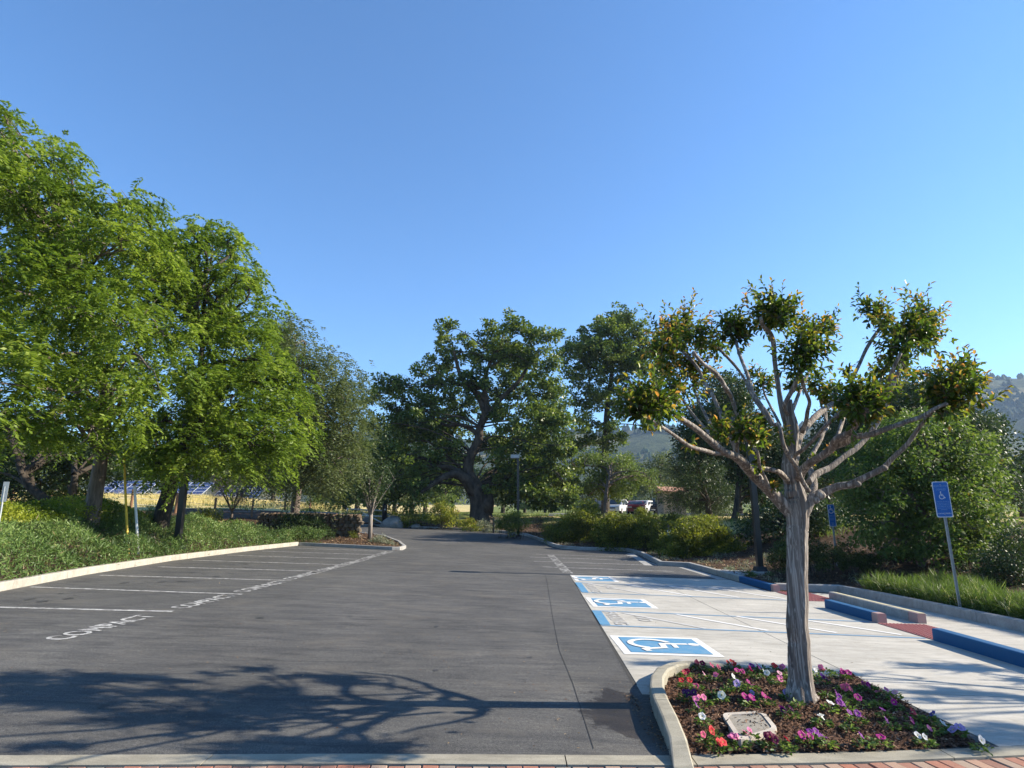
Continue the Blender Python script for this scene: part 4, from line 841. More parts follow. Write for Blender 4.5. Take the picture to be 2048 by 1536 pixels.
p = at(1036, 913, 36.0); lp = lamp_post(p[0], 36.0, HF(p[0], 36), p[2] - HF(p[0], 36), .15, 'black lamp post with square grey head in front of the old oak', (-.35, 0), False)
for c in lp.children:
    if c.name.startswith('lamp_head'): c.data.materials[0] = MATS['galvanised']
lamp_post(-10.25, 19.0, HF(-10.25, 19.0), 4.3, .17, 'black lamp post at the left, rising out of the rosemary hedge into foliage', (.6, 0), False)
def pole(name, a, b, r, mat, label, cat, n=8, cap=None, group=None):
    a = np.array(a); b = np.array(b); root = empty(name, tuple(a), label, cat, group); mb = MB(); mb.tube([(0, 0, -.1), tuple(b - a)], [r, r * .85], n); mb.build('shaft', mat, root)
    if cap: mb = MB(); mb.tube([tuple((b - a) * .99), tuple((b - a) * 1.03)], [r * 1.3, r * .6], n); mb.build('cap', cap, root)
    return root
a = at(263, 1066, 17.4); pole('marker_stake', (a[0], 17.4, HF(a[0], 17.4)), at(248, 920, 17.7), .036, 'yellow_pole', 'tall leaning yellow stake in front of the solar field', 'stake', cap='yellow_pole')
a = at(283, 1070, 17.6); pole('vent_pipe', (a[0], 17.6, HF(a[0], 17.6)), at(269, 970, 17.7), .04, 'pvc_white', 'white plastic pipe standing just right of the yellow stake', 'pipe', cap='wood_post')
a = at(-2, 1050, 13.0); b = at(10, 972, 13.0); sp = pole('side_sign', (a[0], 13.0, HF(a[0], 13.0)), b, .022, 'galvanised', 'grey backed sign on a leaning post at the far left edge', 'sign')
mb = MB(); mb.box(tuple(np.array(b) - a * [1, 1, 0] - np.array([0, 0, HF(a[0], 13)]) + np.array([.02, 0, -.12])), (.10, .012, .42), R(20)); mb.build('sign_panel', 'galvanised', sp)
a = at(1337, 1088, 26.3); sp = pole('stall_marker', (a[0], 26.3, HF(a[0], 26.3)), at(1337, 1050, 26.3), .05, 'black_metal', 'short dark post with a small white plate against the clipped hedge', 'sign post')
q = at(1338, 1066, 26.2) - np.array(sp.location); mb = MB(); mb.box(tuple(q), (.16, .015, .24)); pl = mb.build('white_plate', 'white_vinyl', sp); flat_text('2', 'numeral', tuple(q + np.array([-.04, -.012, -.07])), (1, 0, 0), (0, 0, 1), .08, .14, 'black_metal', 0, pl)
a = at(987, 1068, 39.5); pole('kerb_marker', (a[0], 39.5, HF(a[0], 39.5)), at(987, 1034, 39.5), .07, 'black_metal', 'thin black marker post left of the round dark bush', 'post')
# bollard and drop gate
a = at(768, 1054, 45.8); bo = empty('gate_post', (a[0], 45.8, HF(a[0], 45.8)), 'thick black gate post beside the drive under the oak', 'post'); mb = MB(); mb.tube([(0, 0, -.1), (0, 0, 1.25), (0, 0, 1.36), (0, 0, 1.42)], [.19, .19, .17, .08], 12); mb.build('post_body', 'black_metal', bo, True)
mb = MB(); mb.tube([(.05, -.19, 1.0), (.05, -.21, 1.0)], [.06, .06], 8); mb.build('reflector', 'white_vinyl', bo)
gt = empty('barrier_gate', (a[0] - .2, 45.8, HF(a[0], 45.8)), 'white tubular swing gate left of the thick black post', 'gate')
for nm, p0, p1 in (('rail', (0, 0, .92), (-2.6, 0, 1.05)), ('rail', (0, 0, .5), (-2.6, 0, .62)), ('brace', (0, 0, .05), (-1.6, 0, .85)), ('upright', (-.9, 0, .45), (-.9, 0, 1.0)), ('upright', (-2.6, 0, .0), (-2.6, 0, 1.1))):
    mb = MB(); mb.tube([p0, p1], [.045, .045], 8); mb.build(nm, 'pvc_white', gt)

# ============================================================ STONE WALL ON THE ISLAND
rg = np.random.RandomState(77)
W0 = at(606, 1086, 31.6); W1 = at(713, 1090, 31.2); wa = np.array([W0[0] - 2.6, 32.2]); wb = np.array([W1[0], 31.6])
sw = empty('stone_wall', (wb[0], wb[1], LF(wb[0], wb[1]) + .08), 'low dry stone wall at the back of the planted island', 'wall'); SO = Vector(sw.location)
wl = np.linalg.norm(wb - wa); td = (wb - wa) / wl; stone_meshes = []
for k in range(8):
    mb = MB(); r_ = np.random.RandomState(k); vs = []
    for i, zz in enumerate((-.5, -.25, .25, .5)):
        for a in np.arange(7) * 2 * math.pi / 7: s = (.38, .5, .5, .36)[i] * (1 + .18 * r_.normal()); vs.append((s * math.cos(a), s * math.sin(a) * .8, zz + .04 * r_.normal()))
    mb.add(vs, [(i * 7 + j, i * 7 + (j + 1) % 7, (i + 1) * 7 + (j + 1) % 7, (i + 1) * 7 + j) for i in range(3) for j in range(7)] + [tuple(range(6, -1, -1)), tuple(range(21, 28))])
    me = bpy.data.meshes.new('stone'); me.from_pydata(mb.v, [], mb.f); me.materials.append(MATS['fieldstone']); stone_meshes.append(me)
z = 0.0; row = 0
while z < 1.12:
    rh = rg.uniform(.13, .2); s = -.1 * (row % 2)
    while s < wl:
        wd_ = rg.uniform(.18, .36); o = bpy.data.objects.new('stone', stone_meshes[rg.randint(8)]); c = wa + td * (s + wd_ / 2)
        o.location = (c[0] - SO.x + rg.normal() * .01, c[1] - SO.y + rg.normal() * .03, z + rh / 2 + LF(c[0], c[1]) + .05 - SO.z); o.scale = (wd_ * 1.08, .34, rh * 1.12); o.rotation_euler = (rg.normal() * .08, rg.normal() * .08, math.atan2(td[1], td[0]) + rg.normal() * .08); link(o, sw); s += wd_
    z += rh; row += 1
mb = MB(); c = (wa + wb) / 2; mb.box((c[0] - SO.x, c[1] - SO.y + .12, .5), (wl - .1, .2, 1.05), math.atan2(td[1], td[0])); mb.build('wall_core', 'joint', sw)
def boulder(px, py, Y_, r, label, seed):
    a = at(px, py, Y_); rg_ = np.random.RandomState(seed); z = HF(a[0], Y_); vs = []; n = 10; m = 6
    for i in range(m + 1):
        ph = math.pi * i / m
        for k in range(n): th = 2 * math.pi * k / n; rr = r * (1 + .13 * rg_.normal()); vs.append((rr * 1.25 * math.sin(ph) * math.cos(th), rr * math.sin(ph) * math.sin(th), rr * .75 * math.cos(ph) + r * .3))
    mb = MB(); mb.add(vs, [(i * n + k, (i + 1) * n + k, (i + 1) * n + (k + 1) % n, i * n + (k + 1) % n) for i in range(m) for k in range(n)]); o = mb.build('boulder', 'boulder_stone', None, True); o.location = (a[0], Y_, z); tag(o, label, 'rock')
boulder(785, 1046, 44.2, .75, 'big rounded grey boulder beside the black gate post', 1); boulder(296, 1060, 19.2, .3, 'pale boulder among the rosemary right of the white pipe', 2); boulder(832, 1050, 44.0, .35, 'small rock at the foot of the yellow green bushes', 3)

# ============================================================ TREES (left, near)
rg = np.random.RandomState(101)
def tr(pts, Y_, rise=True): return [at(p[0], p[1], Y_ + (p[2] if len(p) > 2 else 0)) for p in pts]
def rooted(pts, Y_):
    P = tr(pts, Y_); P[0] = np.array([P[0][0], P[0][1], HF(P[0][0], P[0][1]) - .1]); return P
T1 = px_clumps([(0, 262, 48, 15), (35, 290, 45, 15), (10, 232, 18, 15), (75, 300, 30, 15), (-60, 330, 120, 14), (20, 380, 100, 14.5), (-10, 290, 55, 15), (90, 420, 110, 14.5), (105, 330, 50, 15), (180, 470, 110, 15), (240, 400, 60, 15.5), (-60, 560, 140, 13), (60, 560, 120, 15.5), (250, 500, 80, 15), (330, 540, 55, 15.5), (140, 610, 120, 14), (250, 640, 110, 14.5), (-40, 760, 120, 13), (50, 720, 100, 14), (20, 860, 65, 13.5), (120, 790, 90, 13.6), (210, 785, 72, 14), (300, 740, 80, 14.5),
                (240, 835, 32, 13.8), (180, 850, 50, 14), (100, 870, 40, 13.6), (330, 660, 60, 15), (0, 830, 40, 12.6)], rg, 14.5, .5, 1, 2.6)
tree('honey_locust', 'huge pale green feathery tree at the far left with a leaning pinkish trunk', 'tree', 'feathery green trees along the left edge', T1, rooted([(176, 1058), (183, 1030), (190, 990), (200, 930), (210, 860), (205, 760), (180, 660), (150, 580)], 18.0), [.24, .22, .20, .18, .16, .13, .09, .05], 'grey_bark', 'locust_leaf', rg, 2.1, .34, 171, .13, .055, mode='spray', droop=.8, shell=.35)
T2 = px_clumps([(300, 455, 42, 17), (345, 485, 50, 18), (385, 470, 32, 18.5), (330, 540, 50, 18), (400, 520, 55, 19), (420, 480, 38, 19), (350, 600, 80, 19), (430, 590, 70, 19), (475, 560, 32, 19), (500, 640, 60, 19.5), (420, 700, 100, 18.5), (520, 720, 70, 19), (560, 760, 50, 19.5), (350, 780, 90, 18), (460, 800, 100, 18.5), (550, 830, 60, 19), (590, 790, 30, 19.5), (320, 870, 70, 17.5), (410, 880, 80, 17.8), (500, 880, 75, 18.2), (570, 890, 45, 19), (312, 893, 30, 17.5), (370, 898, 30, 17.5), (440, 893, 34, 18), (520, 893, 34, 18.5), (570, 890, 28, 19), (318, 925, 13, 17.5), (500, 560, 20, 19), (455, 480, 22, 19)], rg, 18.5, .4, 1, 2.6)
tree('honey_locust', 'pale green feathery tree with a dark leaning trunk behind the black lamp post', 'tree', 'feathery green trees along the left edge', T2, rooted([(318, 1056), (326, 1025), (338, 985), (350, 940), (375, 860), (395, 780), (405, 690)], 20.5), [.27, .24, .22, .19, .15, .11, .07], 'dark_bark', 'locust_leaf', rg, 2.4, .40, 171, .15, .065, mode='spray', droop=.8, shell=.4)
T3 = px_clumps([(540, 665, 40), (590, 690, 55), (640, 740, 55), (560, 740, 60), (690, 800, 45), (640, 820, 65), (710, 850, 32), (580, 830, 60), (680, 880, 50), (620, 910, 60), (560, 920, 55), (700, 920, 30), (650, 950, 34), (600, 945, 30), (545, 930, 25), (685, 950, 24)], rg, 27, .8, 1, 3)
tree('pepper_tree', 'soft grey green weeping tree right of the pale green ones', 'tree', None, T3, rooted([(588, 1050), (592, 1000), (600, 950), (615, 860), (605, 780)], 34), [.26, .22, .2, .15, .08], 'grey_bark', 'grey_leaf', rg, 2.7, .6, 126, .16, .065, mode='spray', droop=1.1, shell=.35)
# dark oaks beyond the hedge at the left
T4 = px_clumps([(40, 930, 70), (120, 925, 75), (185, 925, 50), (80, 985, 34), (0, 985, 40), (20, 880, 60), (150, 980, 25), (235, 915, 30), (170, 960, 20)], rg, 24, .8, 1, 2.5)
tree('dark_oak', 'dark small leaved oak with a crooked mossy trunk beyond the left hedge', 'tree', None, T4[:12], rooted([(112, 1052), (100, 1020), (85, 995), (60, 975), (45, 950)], 22), [.2, .18, .15, .12, .08], 'dark_bark', 'dark_leaf', rg, 1.8, .5, 60, .12, .07)
tree('dark_oak', 'dark leaning oak with a forked trunk left of the tall pinkish trunk', 'tree', None, T4[12:], rooted([(128, 1052), (137, 1015), (145, 985), (150, 950)], 22.5), [.2, .17, .14, .1], 'dark_bark', 'dark_leaf', rg, 1.8, .5, 60, .12, .07)

# old oak ---------------------------------------------------
rg = np.random.RandomState(202); OY = 46
OC = px_clumps([(893, 660, 26), (880, 690, 24), (905, 715, 30), (870, 735, 30), (930, 690, 24), (950, 720, 26), (985, 670, 34), (1030, 650, 34), (1060, 668, 30), (1100, 672, 26), (1118, 665, 14), (1010, 710, 46), (1065, 715, 42), (1105, 720, 28), (960, 760, 40), (1020, 775, 48), (1085, 775, 42), (1110, 790, 28), (900, 765, 34), (860, 775, 34), (810, 775, 36), (835, 745, 18), (765, 775, 28), (745, 800, 26), (790, 815, 40), (850, 820, 42), (905, 820, 36),
                (745, 850, 34), (800, 865, 40), (865, 870, 36), (1000, 835, 40), (1060, 840, 46), (1110, 850, 34), (740, 905, 34), (790, 920, 38), (850, 918, 34), (720, 945, 30), (700, 985, 26), (770, 965, 36), (830, 965, 26), (900, 900, 26), (1010, 890, 36), (1060, 900, 42), (1110, 905, 36), (1030, 950, 34), (1080, 955, 34), (1125, 960, 28), (1020, 995, 26), (1070, 1000, 26), (1105, 1005, 20), (1140, 985, 20), (1150, 935, 18), (1000, 930, 34), (990, 970, 24), (1045, 975, 34), (900, 960, 14), (1110, 940, 30), (1130, 890, 26), (1090, 985, 28), (1140, 1010, 16), (760, 1010, 20), (815, 1000, 20), (735, 1000, 22), (790, 1000, 20), (860, 1000, 14), (680, 1005, 22)], rg, OY, 2.2, 0)
OC += px_clumps([(1040, 730, 50, 50), (860, 850, 50, 51), (1080, 830, 50, 50), (780, 900, 50, 51), (1070, 930, 45, 50), (1010, 960, 40, 51), (1120, 970, 35, 51), (820, 960, 40, 51), (740, 960, 40, 51), (900, 900, 35, 51), (820, 860, 50, 53), (900, 850, 45, 53), (980, 890, 40, 53), (1060, 870, 45, 53), (1110, 830, 35, 53), (860, 940, 40, 53), (960, 800, 40, 50), (1000, 700, 40, 49)], rg, 50, 1)
og = rooted([(962, 1052), (962, 1030), (960, 1005), (957, 988), (945, 968), (936, 945), (940, 915), (956, 885), (960, 855), (974, 815), (968, 765), (985, 710)], OY)
oak = tree('old_oak', 'massive gnarled old oak with a twisted trunk in the centre behind the drive', 'tree', None, OC, og, [1.05, .80, .70, .72, .62, .42, .37, .34, .29, .24, .17, .09], 'oak_bark', 'oak_leaf', rg, 3.6, .38, 44, .25, .17, shell=.15, twigs=3, lk=.45)
def oaklimb(pts, w, dy, name='limb'):
    P = [at(p[0], p[1], OY + d) for p, d in zip(pts, np.linspace(0, dy, len(pts)))]; pp, rr = subd(P, [x / FPX * OY / 2 for x in w], 4); mb = MB(); mb.tube(pp, rr, 12, True, .12, 5); o = mb.build(name, 'oak_bark', oak, True, tuple(oak.location)); o.location = (0, 0, 0)
oaklimb([(950, 985), (935, 962), (915, 948), (900, 950), (880, 958), (860, 972), (842, 985)], [30, 24, 18, 14, 12, 9, 6], -2)
oaklimb([(928, 950), (900, 935), (870, 932), (840, 925)], [14, 11, 8, 5], -1); oaklimb([(972, 830), (955, 790), (925, 760), (912, 720), (905, 690)], [14, 11, 9, 7, 4], 1)
oaklimb([(968, 840), (1000, 800), (1040, 760), (1060, 720)], [13, 10, 8, 5], 0); oaklimb([(960, 870), (925, 850), (890, 850), (860, 830)], [11, 8, 6, 4], 1); oaklimb([(975, 1000), (985, 960), (1000, 920), (1030, 880)], [10, 8, 6, 4], 1.5); oaklimb([(970, 800), (935, 770), (905, 765), (870, 740)], [9, 7, 5, 3], -1)
mb = MB(); c = at(972, 992, OY - .2); mb.tube([c + np.array([0, 0, -1.2]), c + np.array([.1, 0, -.4]), c + np.array([.12, 0, .1]), c + np.array([.05, 0, .35])], [.5, .48, .36, .12], 10, True, .2, 9); o = mb.build('burl', 'oak_bark', oak, True, tuple(oak.location)); o.location = (0, 0, 0)

# tall tree right of the oak
rg = np.random.RandomState(303)
C = px_clumps([(1235, 640, 40), (1205, 665, 42), (1260, 665, 42), (1290, 690, 38), (1170, 690, 38), (1230, 700, 55), (1150, 710, 30), (1185, 735, 48), (1270, 735, 45), (1310, 740, 32), (1225, 765, 38), (1165, 770, 30), (1140, 700, 20), (1300, 790, 24), (1180, 810, 26), (1250, 800, 18), (1160, 845, 20), (1215, 855, 24), (1190, 885, 26), (1150, 890, 22), (1245, 880, 15), (1285, 830, 15), (1300, 850, 13), (1165, 930, 24), (1200, 920, 20), (1140, 745, 26), (1255, 720, 40), (1205, 800, 30), (1240, 820, 28), (1180, 850, 26), (1225, 880, 24), (1150, 800, 22), (1275, 800, 24), (1320, 700, 24), (1195, 700, 40)], rg, 58, 1.5, 0)
tree('tall_tree', 'tall airy tree with an open crown standing right of the old oak', 'tree', None, C, rooted([(1211, 1040), (1211, 980), (1211, 920), (1212, 860), (1216, 800), (1225, 740), (1232, 680)], 58), [.42, .36, .33, .3, .24, .17, .1], 'dark_bark', 'oak_leaf', rg, 3.4, .40, 40, .28, .19, shell=.15, twigs=2, lk=.6)
C = px_clumps([(1215, 945, 34), (1245, 935, 32), (1190, 970, 28), (1235, 975, 36), (1275, 960, 24), (1170, 965, 20), (1200, 920, 20), (1300, 955, 14)], rg, 47, 1, 1, 2)
tree('light_tree', 'small light green tree in front of the parked cars', 'tree', None, C, rooted([(1210, 1040), (1211, 1005), (1214, 975), (1220, 950)], 46), [.18, .15, .12, .08], 'grey_bark', 'light_leaf', rg, 1.9, .45, 46, .17, .10, shell=.25)
C = px_clumps([(1310, 945, 26), (1335, 960, 24), (1300, 980, 20), (1325, 925, 20)], rg, 62, 1, 1, 2)
tree('light_tree', 'young grey green tree just left of the little shed', 'tree', None, C, rooted([(1316, 1028), (1318, 990), (1320, 950)], 62), [.2, .15, .1], 'grey_bark', 'grey_leaf', rg, 1.9, .6, 46, .2, .11)
# dark screen right of the shed and behind the myrtle
C = px_clumps([(1395, 925, 42), (1430, 950, 44), (1375, 975, 34), (1415, 1000, 34), (1350, 1000, 18), (1450, 1000, 30), (1390, 890, 30), (1350, 940, 26)], rg, 44, 1.5, 1, 2.5)
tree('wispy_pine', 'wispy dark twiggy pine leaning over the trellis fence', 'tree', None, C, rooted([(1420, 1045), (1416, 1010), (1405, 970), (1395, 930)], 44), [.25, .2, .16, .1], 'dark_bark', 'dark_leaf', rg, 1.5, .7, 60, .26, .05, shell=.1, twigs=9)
C = px_clumps([(1440, 790, 46), (1480, 800, 44), (1400, 830, 46), (1450, 850, 60), (1380, 870, 34), (1510, 850, 46), (1420, 900, 44), (1370, 910, 28), (1500, 910, 50), (1540, 870, 36), (1440, 760, 22), (1550, 930, 44), (1590, 900, 40), (1600, 950, 46), (1540, 980, 40), (1480, 960, 28)], rg, 35, 1.2, 1, 3)
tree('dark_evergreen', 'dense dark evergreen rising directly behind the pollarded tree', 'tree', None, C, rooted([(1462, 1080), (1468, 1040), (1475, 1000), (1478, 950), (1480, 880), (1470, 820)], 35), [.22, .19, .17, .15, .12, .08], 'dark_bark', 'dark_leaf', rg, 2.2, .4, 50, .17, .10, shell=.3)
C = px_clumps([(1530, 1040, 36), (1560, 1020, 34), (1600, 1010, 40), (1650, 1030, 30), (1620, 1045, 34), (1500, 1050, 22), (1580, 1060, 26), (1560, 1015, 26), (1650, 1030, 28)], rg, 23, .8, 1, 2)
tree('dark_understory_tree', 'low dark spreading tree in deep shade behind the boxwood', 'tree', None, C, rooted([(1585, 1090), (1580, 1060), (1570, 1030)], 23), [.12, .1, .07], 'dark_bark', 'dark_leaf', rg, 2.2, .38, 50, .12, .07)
C = px_clumps([(1825, 775, 51), (1780, 800, 51), (1860, 810, 53), (1740, 830, 51), (1900, 840, 46), (1810, 850, 69), (1940, 850, 39), (1975, 850, 32), (2000, 875, 25), (1700, 860, 51), (1670, 900, 46), (1990, 920, 32), (1660, 850, 32), (2010, 960, 23), (1930, 900, 57), (2025, 990, 18)], rg, 30, 1, 1, 3)
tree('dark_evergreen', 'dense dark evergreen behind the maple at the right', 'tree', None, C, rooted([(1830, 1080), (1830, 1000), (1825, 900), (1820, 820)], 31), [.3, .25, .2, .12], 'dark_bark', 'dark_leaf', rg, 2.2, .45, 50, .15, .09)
C = px_clumps([(1790, 870, 44), (1840, 860, 46), (1890, 860, 48), (1935, 880, 40), (1740, 910, 44), (1800, 930, 60), (1870, 930, 66), (1940, 940, 50), (1975, 970, 38), (1710, 960, 42), (1760, 985, 56), (1830, 1000, 66), (1905, 1010, 66), (1965, 1030, 44), (2005, 1000, 26), (1722, 1008, 30), (1735, 1045, 42), (1790, 1065, 50), (1860, 1080, 54), (1930, 1085, 50), (1980, 1080, 32), (1945, 1135, 34), (1905, 1125, 26), (2015, 1050, 22), (1810, 1100, 26), (1770, 1100, 20), (1980, 910, 22)], rg, 16, .7, 1, 1.6)
tree('maple_tree', 'broad leafy maple with glossy leaves behind the nearest blue sign', 'tree', None, C, rooted([(1852, 1190), (1848, 1150), (1840, 1100), (1842, 1040), (1850, 960)], 16.6), [.12, .10, .09, .07, .05], 'grey_bark', 'maple_leaf', rg, 2.0, .26, 46, .10, .062, shell=.3, droop=.5)

# shrubs -----------------------------------------------------
rg = np.random.RandomState(404)
def shr(name, label, lst, Y_, leafm, dens, sub_r, per, Ln, Wd, group=None, cat='shrub', jit=.4, back=0, stems=5, **kw):
    return shrub(name, label, cat, group, px_clumps(lst, rg, Y_, jit, back, 1.0), leafm, rg, dens, sub_r, per, Ln, Wd, stems=stems, **kw)
shr('hedge_shrub', 'dark mounded evergreen shrub at the far end of the right hedge', [(1140, 1055, 32), (1170, 1038, 26), (1110, 1075, 22), (1155, 1080, 32), (1190, 1060, 32), (1125, 1090, 18), (1195, 1092, 22), (1165, 1050, 26), (1100, 1060, 14), (1150, 1100, 16)], 32.5, 'shrub_leaf', 4.0, .25, 60, .095, .055, 'clipped shrubs along the right kerb', back=1)
shr('hedge_shrub', 'yellow green mounded shrub in the middle of the right hedge', [(1230, 1050, 28), (1225, 1078, 28), (1260, 1055, 28), (1265, 1088, 28), (1295, 1060, 26), (1240, 1098, 16), (1305, 1088, 26), (1215, 1060, 26), (1280, 1075, 28), (1270, 1105, 16), (1215, 1098, 16)], 30, 'shrub_leaf', 4.0, .22, 60, .09, .055, 'clipped shrubs along the right kerb', back=1)
shr('hedge_shrub', 'bright topped shrub behind the small white plate', [(1325, 1062, 26), (1350, 1070, 26), (1330, 1095, 26), (1310, 1115, 18), (1300, 1040, 14)], 28, 'shrub_leaf', 4.0, .22, 60, .09, .055, 'clipped shrubs along the right kerb', back=1)
shr('hedge_shrub', 'large drooping green shrub nearest the black lamp post', [(1375, 1072, 32), (1410, 1075, 34), (1440, 1090, 30), (1375, 1105, 34), (1415, 1110, 34), (1455, 1115, 26), (1345, 1125, 22), (1482, 1128, 18), (1440, 1130, 22), (1390, 1130, 22), (1395, 1060, 24), (1435, 1072, 26), (1465, 1100, 24), (1365, 1095, 30), (1410, 1095, 34)], 24.5, 'shrub_leaf', 4.0, .2, 60, .085, .05, 'clipped shrubs along the right kerb', back=1)
shr('boxwood', 'round clipped boxwood just left of the pollarded trunk', [(1562, 1112, 30), (1580, 1100, 26), (1545, 1120, 14), (1570, 1135, 18)], 16, 'box_leaf', 2.6, .12, 60, .05, .032, None, jit=.2, stems=10)
shr('boxwood', 'wide dark boxwood with bare stems just right of the pollarded trunk', [(1625, 1102, 28), (1655, 1108, 28), (1690, 1112, 28), (1720, 1120, 22), (1745, 1130, 18), (1640, 1125, 18), (1700, 1135, 16)], 16.3, 'box_leaf', 2.6, .12, 60, .05, .032, None, jit=.3, stems=12)
shr('yellow_bush', 'yellow green bush left of the old oak, next to the boulder', [(815, 1033, 20), (838, 1040, 16), (800, 1045, 12)], 44.5, 'yellow_shrub', 2.6, .28, 46, .12, .06, 'yellow green bushes under the oak')
shr('yellow_bush', 'tallest rounded yellow green bush directly left of the oak trunk', [(880, 1028, 24), (900, 1035, 20), (862, 1036, 16), (885, 1015, 14)], 42.5, 'yellow_shrub', 2.6, .28, 46, .12, .06, 'yellow green bushes under the oak')
shr('yellow_bush', 'low yellow green bush at the foot of the oak trunk', [(940, 1048, 14), (955, 1052, 12), (925, 1052, 10)], 41, 'yellow_shrub', 2.6, .22, 46, .1, .05, 'yellow green bushes under the oak')
shr('yellow_bush', 'thin yellow green bush behind the white gate', [(785, 1030, 14), (755, 1040, 12)], 46.8, 'yellow_shrub', 2.6, .28, 46, .12, .06, 'yellow green bushes under the oak')
shr('silver_plant', 'pale grey green clump right of the low yellow bush', [(968, 1052, 12), (985, 1058, 10)], 39.6, 'silver_leaf', 2.6, .2, 46, .12, .03)
shr('round_bush', 'round dark bush at the foot of the grey headed lamp post', [(1018, 1044, 22), (1042, 1043, 17), (1000, 1048, 13), (1026, 1060, 15), (1030, 1034, 12)], 35.2, 'shrub_leaf', 3.0, .2, 50, .08, .045)
shr('red_shrub', 'small reddish shrub right of the round dark bush', [(1072, 1043, 10), (1080, 1052, 8)], 37, 'litter', 2.6, .2, 40, .08, .04)
shr('island_bush', 'dark bush at the left foot of the stone wall', [(600, 1052, 26), (632, 1058, 22), (568, 1054, 26), (655, 1072, 13), (600, 1074, 18), (575, 1076, 14)], 29.3, 'dark_leaf', 2.6, .22, 60, .08, .045, back=1)
shr('island_bush', 'small green plant at the right end of the stone wall', [(706, 1072, 9), (712, 1082, 7)], 30.8, 'shrub_leaf', 2.6, .14, 40, .09, .03)
shr('roadside_bush', 'dark low bush above the stone wall beside the road', [(703, 1028, 11), (690, 1032, 8), (715, 1032, 8)], 42, 'dark_leaf', 2.6, .25, 40, .1, .05)
shr('lavender_plant', 'silvery lavender clump at the tip of the island', [(755, 1086, 12, 28.5), (775, 1090, 11, 27.5), (787, 1094, 8, 26.8), (748, 1078, 9, 29), (765, 1080, 10, 28.6)], 28, 'silver_leaf', 2.6, .16, 46, .11, .022, stems=2)
shr('ground_shrub', 'low green roadside shrub left of the dead twiggy tree', [(415, 1028, 14), (430, 1032, 10), (402, 1032, 9)], 26, 'shrub_leaf', 4.0, .2, 46, .08, .04)
shr('ground_shrub', 'leafy green clump behind the yellow stake', [(228, 1036, 14), (245, 1038, 14), (262, 1036, 12), (215, 1040, 8)], 19.5, 'shrub_leaf', 2.6, .16, 46, .07, .04)
shr('ground_shrub', 'dark round shrub in the dry grass between the left trunks', [(195, 1005, 16), (215, 1008, 14), (60, 1005, 20), (100, 1005, 14)], 34, 'dark_leaf', 2.6, .3, 46, .1, .05)
shr('far_bush', 'bright green bush at the far edge of the golden field', [(628, 1008, 14), (640, 1003, 12), (615, 1012, 8)], 66, 'light_leaf', 2.6, .45, 46, .2, .1)
shr('corner_bush', 'purple brown shaded shrub at the right edge beyond the maple', [(2035, 1085, 34), (2010, 1120, 30), (2060, 1120, 30), (1985, 1150, 22), (2040, 1150, 26), (1995, 1168, 20), (2060, 1185, 30), (2020, 1185, 18)], 13.8, 'dark_leaf', 2.6, .2, 50, .06, .035, back=1)
for (px, py, Y_, rr_, lb) in ((1425, 1138, 20.0, 8, 'small grey green weed behind the kerb below the lamp post'), (1455, 1140, 18.9, 9, 'leafy weed clump just left of the lamp post foot'), (1497, 1150, 17.0, 8, 'yellow weedy clump beside the lamp post plinth'), (1530, 1148, 17.3, 9, 'straggly weed right of the lamp post plinth')):
    shr('weed', lb, [(px, py, rr_), (px + 8, py + 2, rr_ * .7)], Y_, 'silver_leaf' if px < 1470 else 'light_leaf', 1.2, .08, 30, .09, .025, 'weeds behind the right kerb', 'plant', jit=.1, stems=2)

# bare small tree on the island and the dead twiggy tree
def twig_tree(name, label, base, H_, spread, nb, r0, barkm, leafm, nleaf, seed, Ln, Wd, split=.35):
    rg_ = np.random.RandomState(seed); root = empty(name, base, label, 'tree'); mb = MB(); top = H_ * split; mb.tube([(0, 0, -.1), (.01, 0, top * .5), (0, 0, top)], [r0 * 1.15, r0, r0 * .9], 10); mb.build('trunk', barkm, root, True); ends = []
    br = MB()
    for k in range(nb):
        a = 6.283 * k / nb + rg_.rand() * .5; s = spread * rg_.uniform(.5, 1); e = np.array([math.cos(a) * s, math.sin(a) * s, H_ * rg_.uniform(.8, 1.0)]); m = np.array([e[0] * .42, e[1] * .42, top + (e[2] - top) * .45]); pp, rr = subd([(0, 0, top * rg_.uniform(.8, 1)), m, e], [r0 * .5, r0 * .32, r0 * .12], 3); br.tube(pp, rr, 6, False); ends.append(e)
        for q in range(3): t = pp[rg_.randint(2, len(pp))]; e2 = t + rdir(rg_, 1, .8)[0] * H_ * .2; br.tube([t, e2], [r0 * .15, r0 * .05], 4, False); ends.append(e2)
    o = br.build('branches', barkm, root, True); o['kind'] = 'stuff'
    if nleaf: leaf_object('crown', *crown_leaves(rg_, [(e, .35) for e in ends], nleaf / 30.0, .22, 20, Ln, Wd), leafm, root)
    return root
a = at(739, 1086, 30.6); twig_tree('island_tree', 'small sparse tree with a pale trunk at the tip of the island', (a[0], 30.6, HF(a[0], 30.6)), 3.5, 1.15, 9, .10, 'myrtle_bark', 'dark_leaf', 22, 5, .09, .05)
a = at(463, 1032, 33); twig_tree('dead_tree', 'bare grey twiggy tree in front of the solar panels', (a[0], 33, HF(a[0], 33)), 2.6, 1.5, 10, .07, 'grey_bark', 'grey_twig', 26, 6, .14, .012, .15)

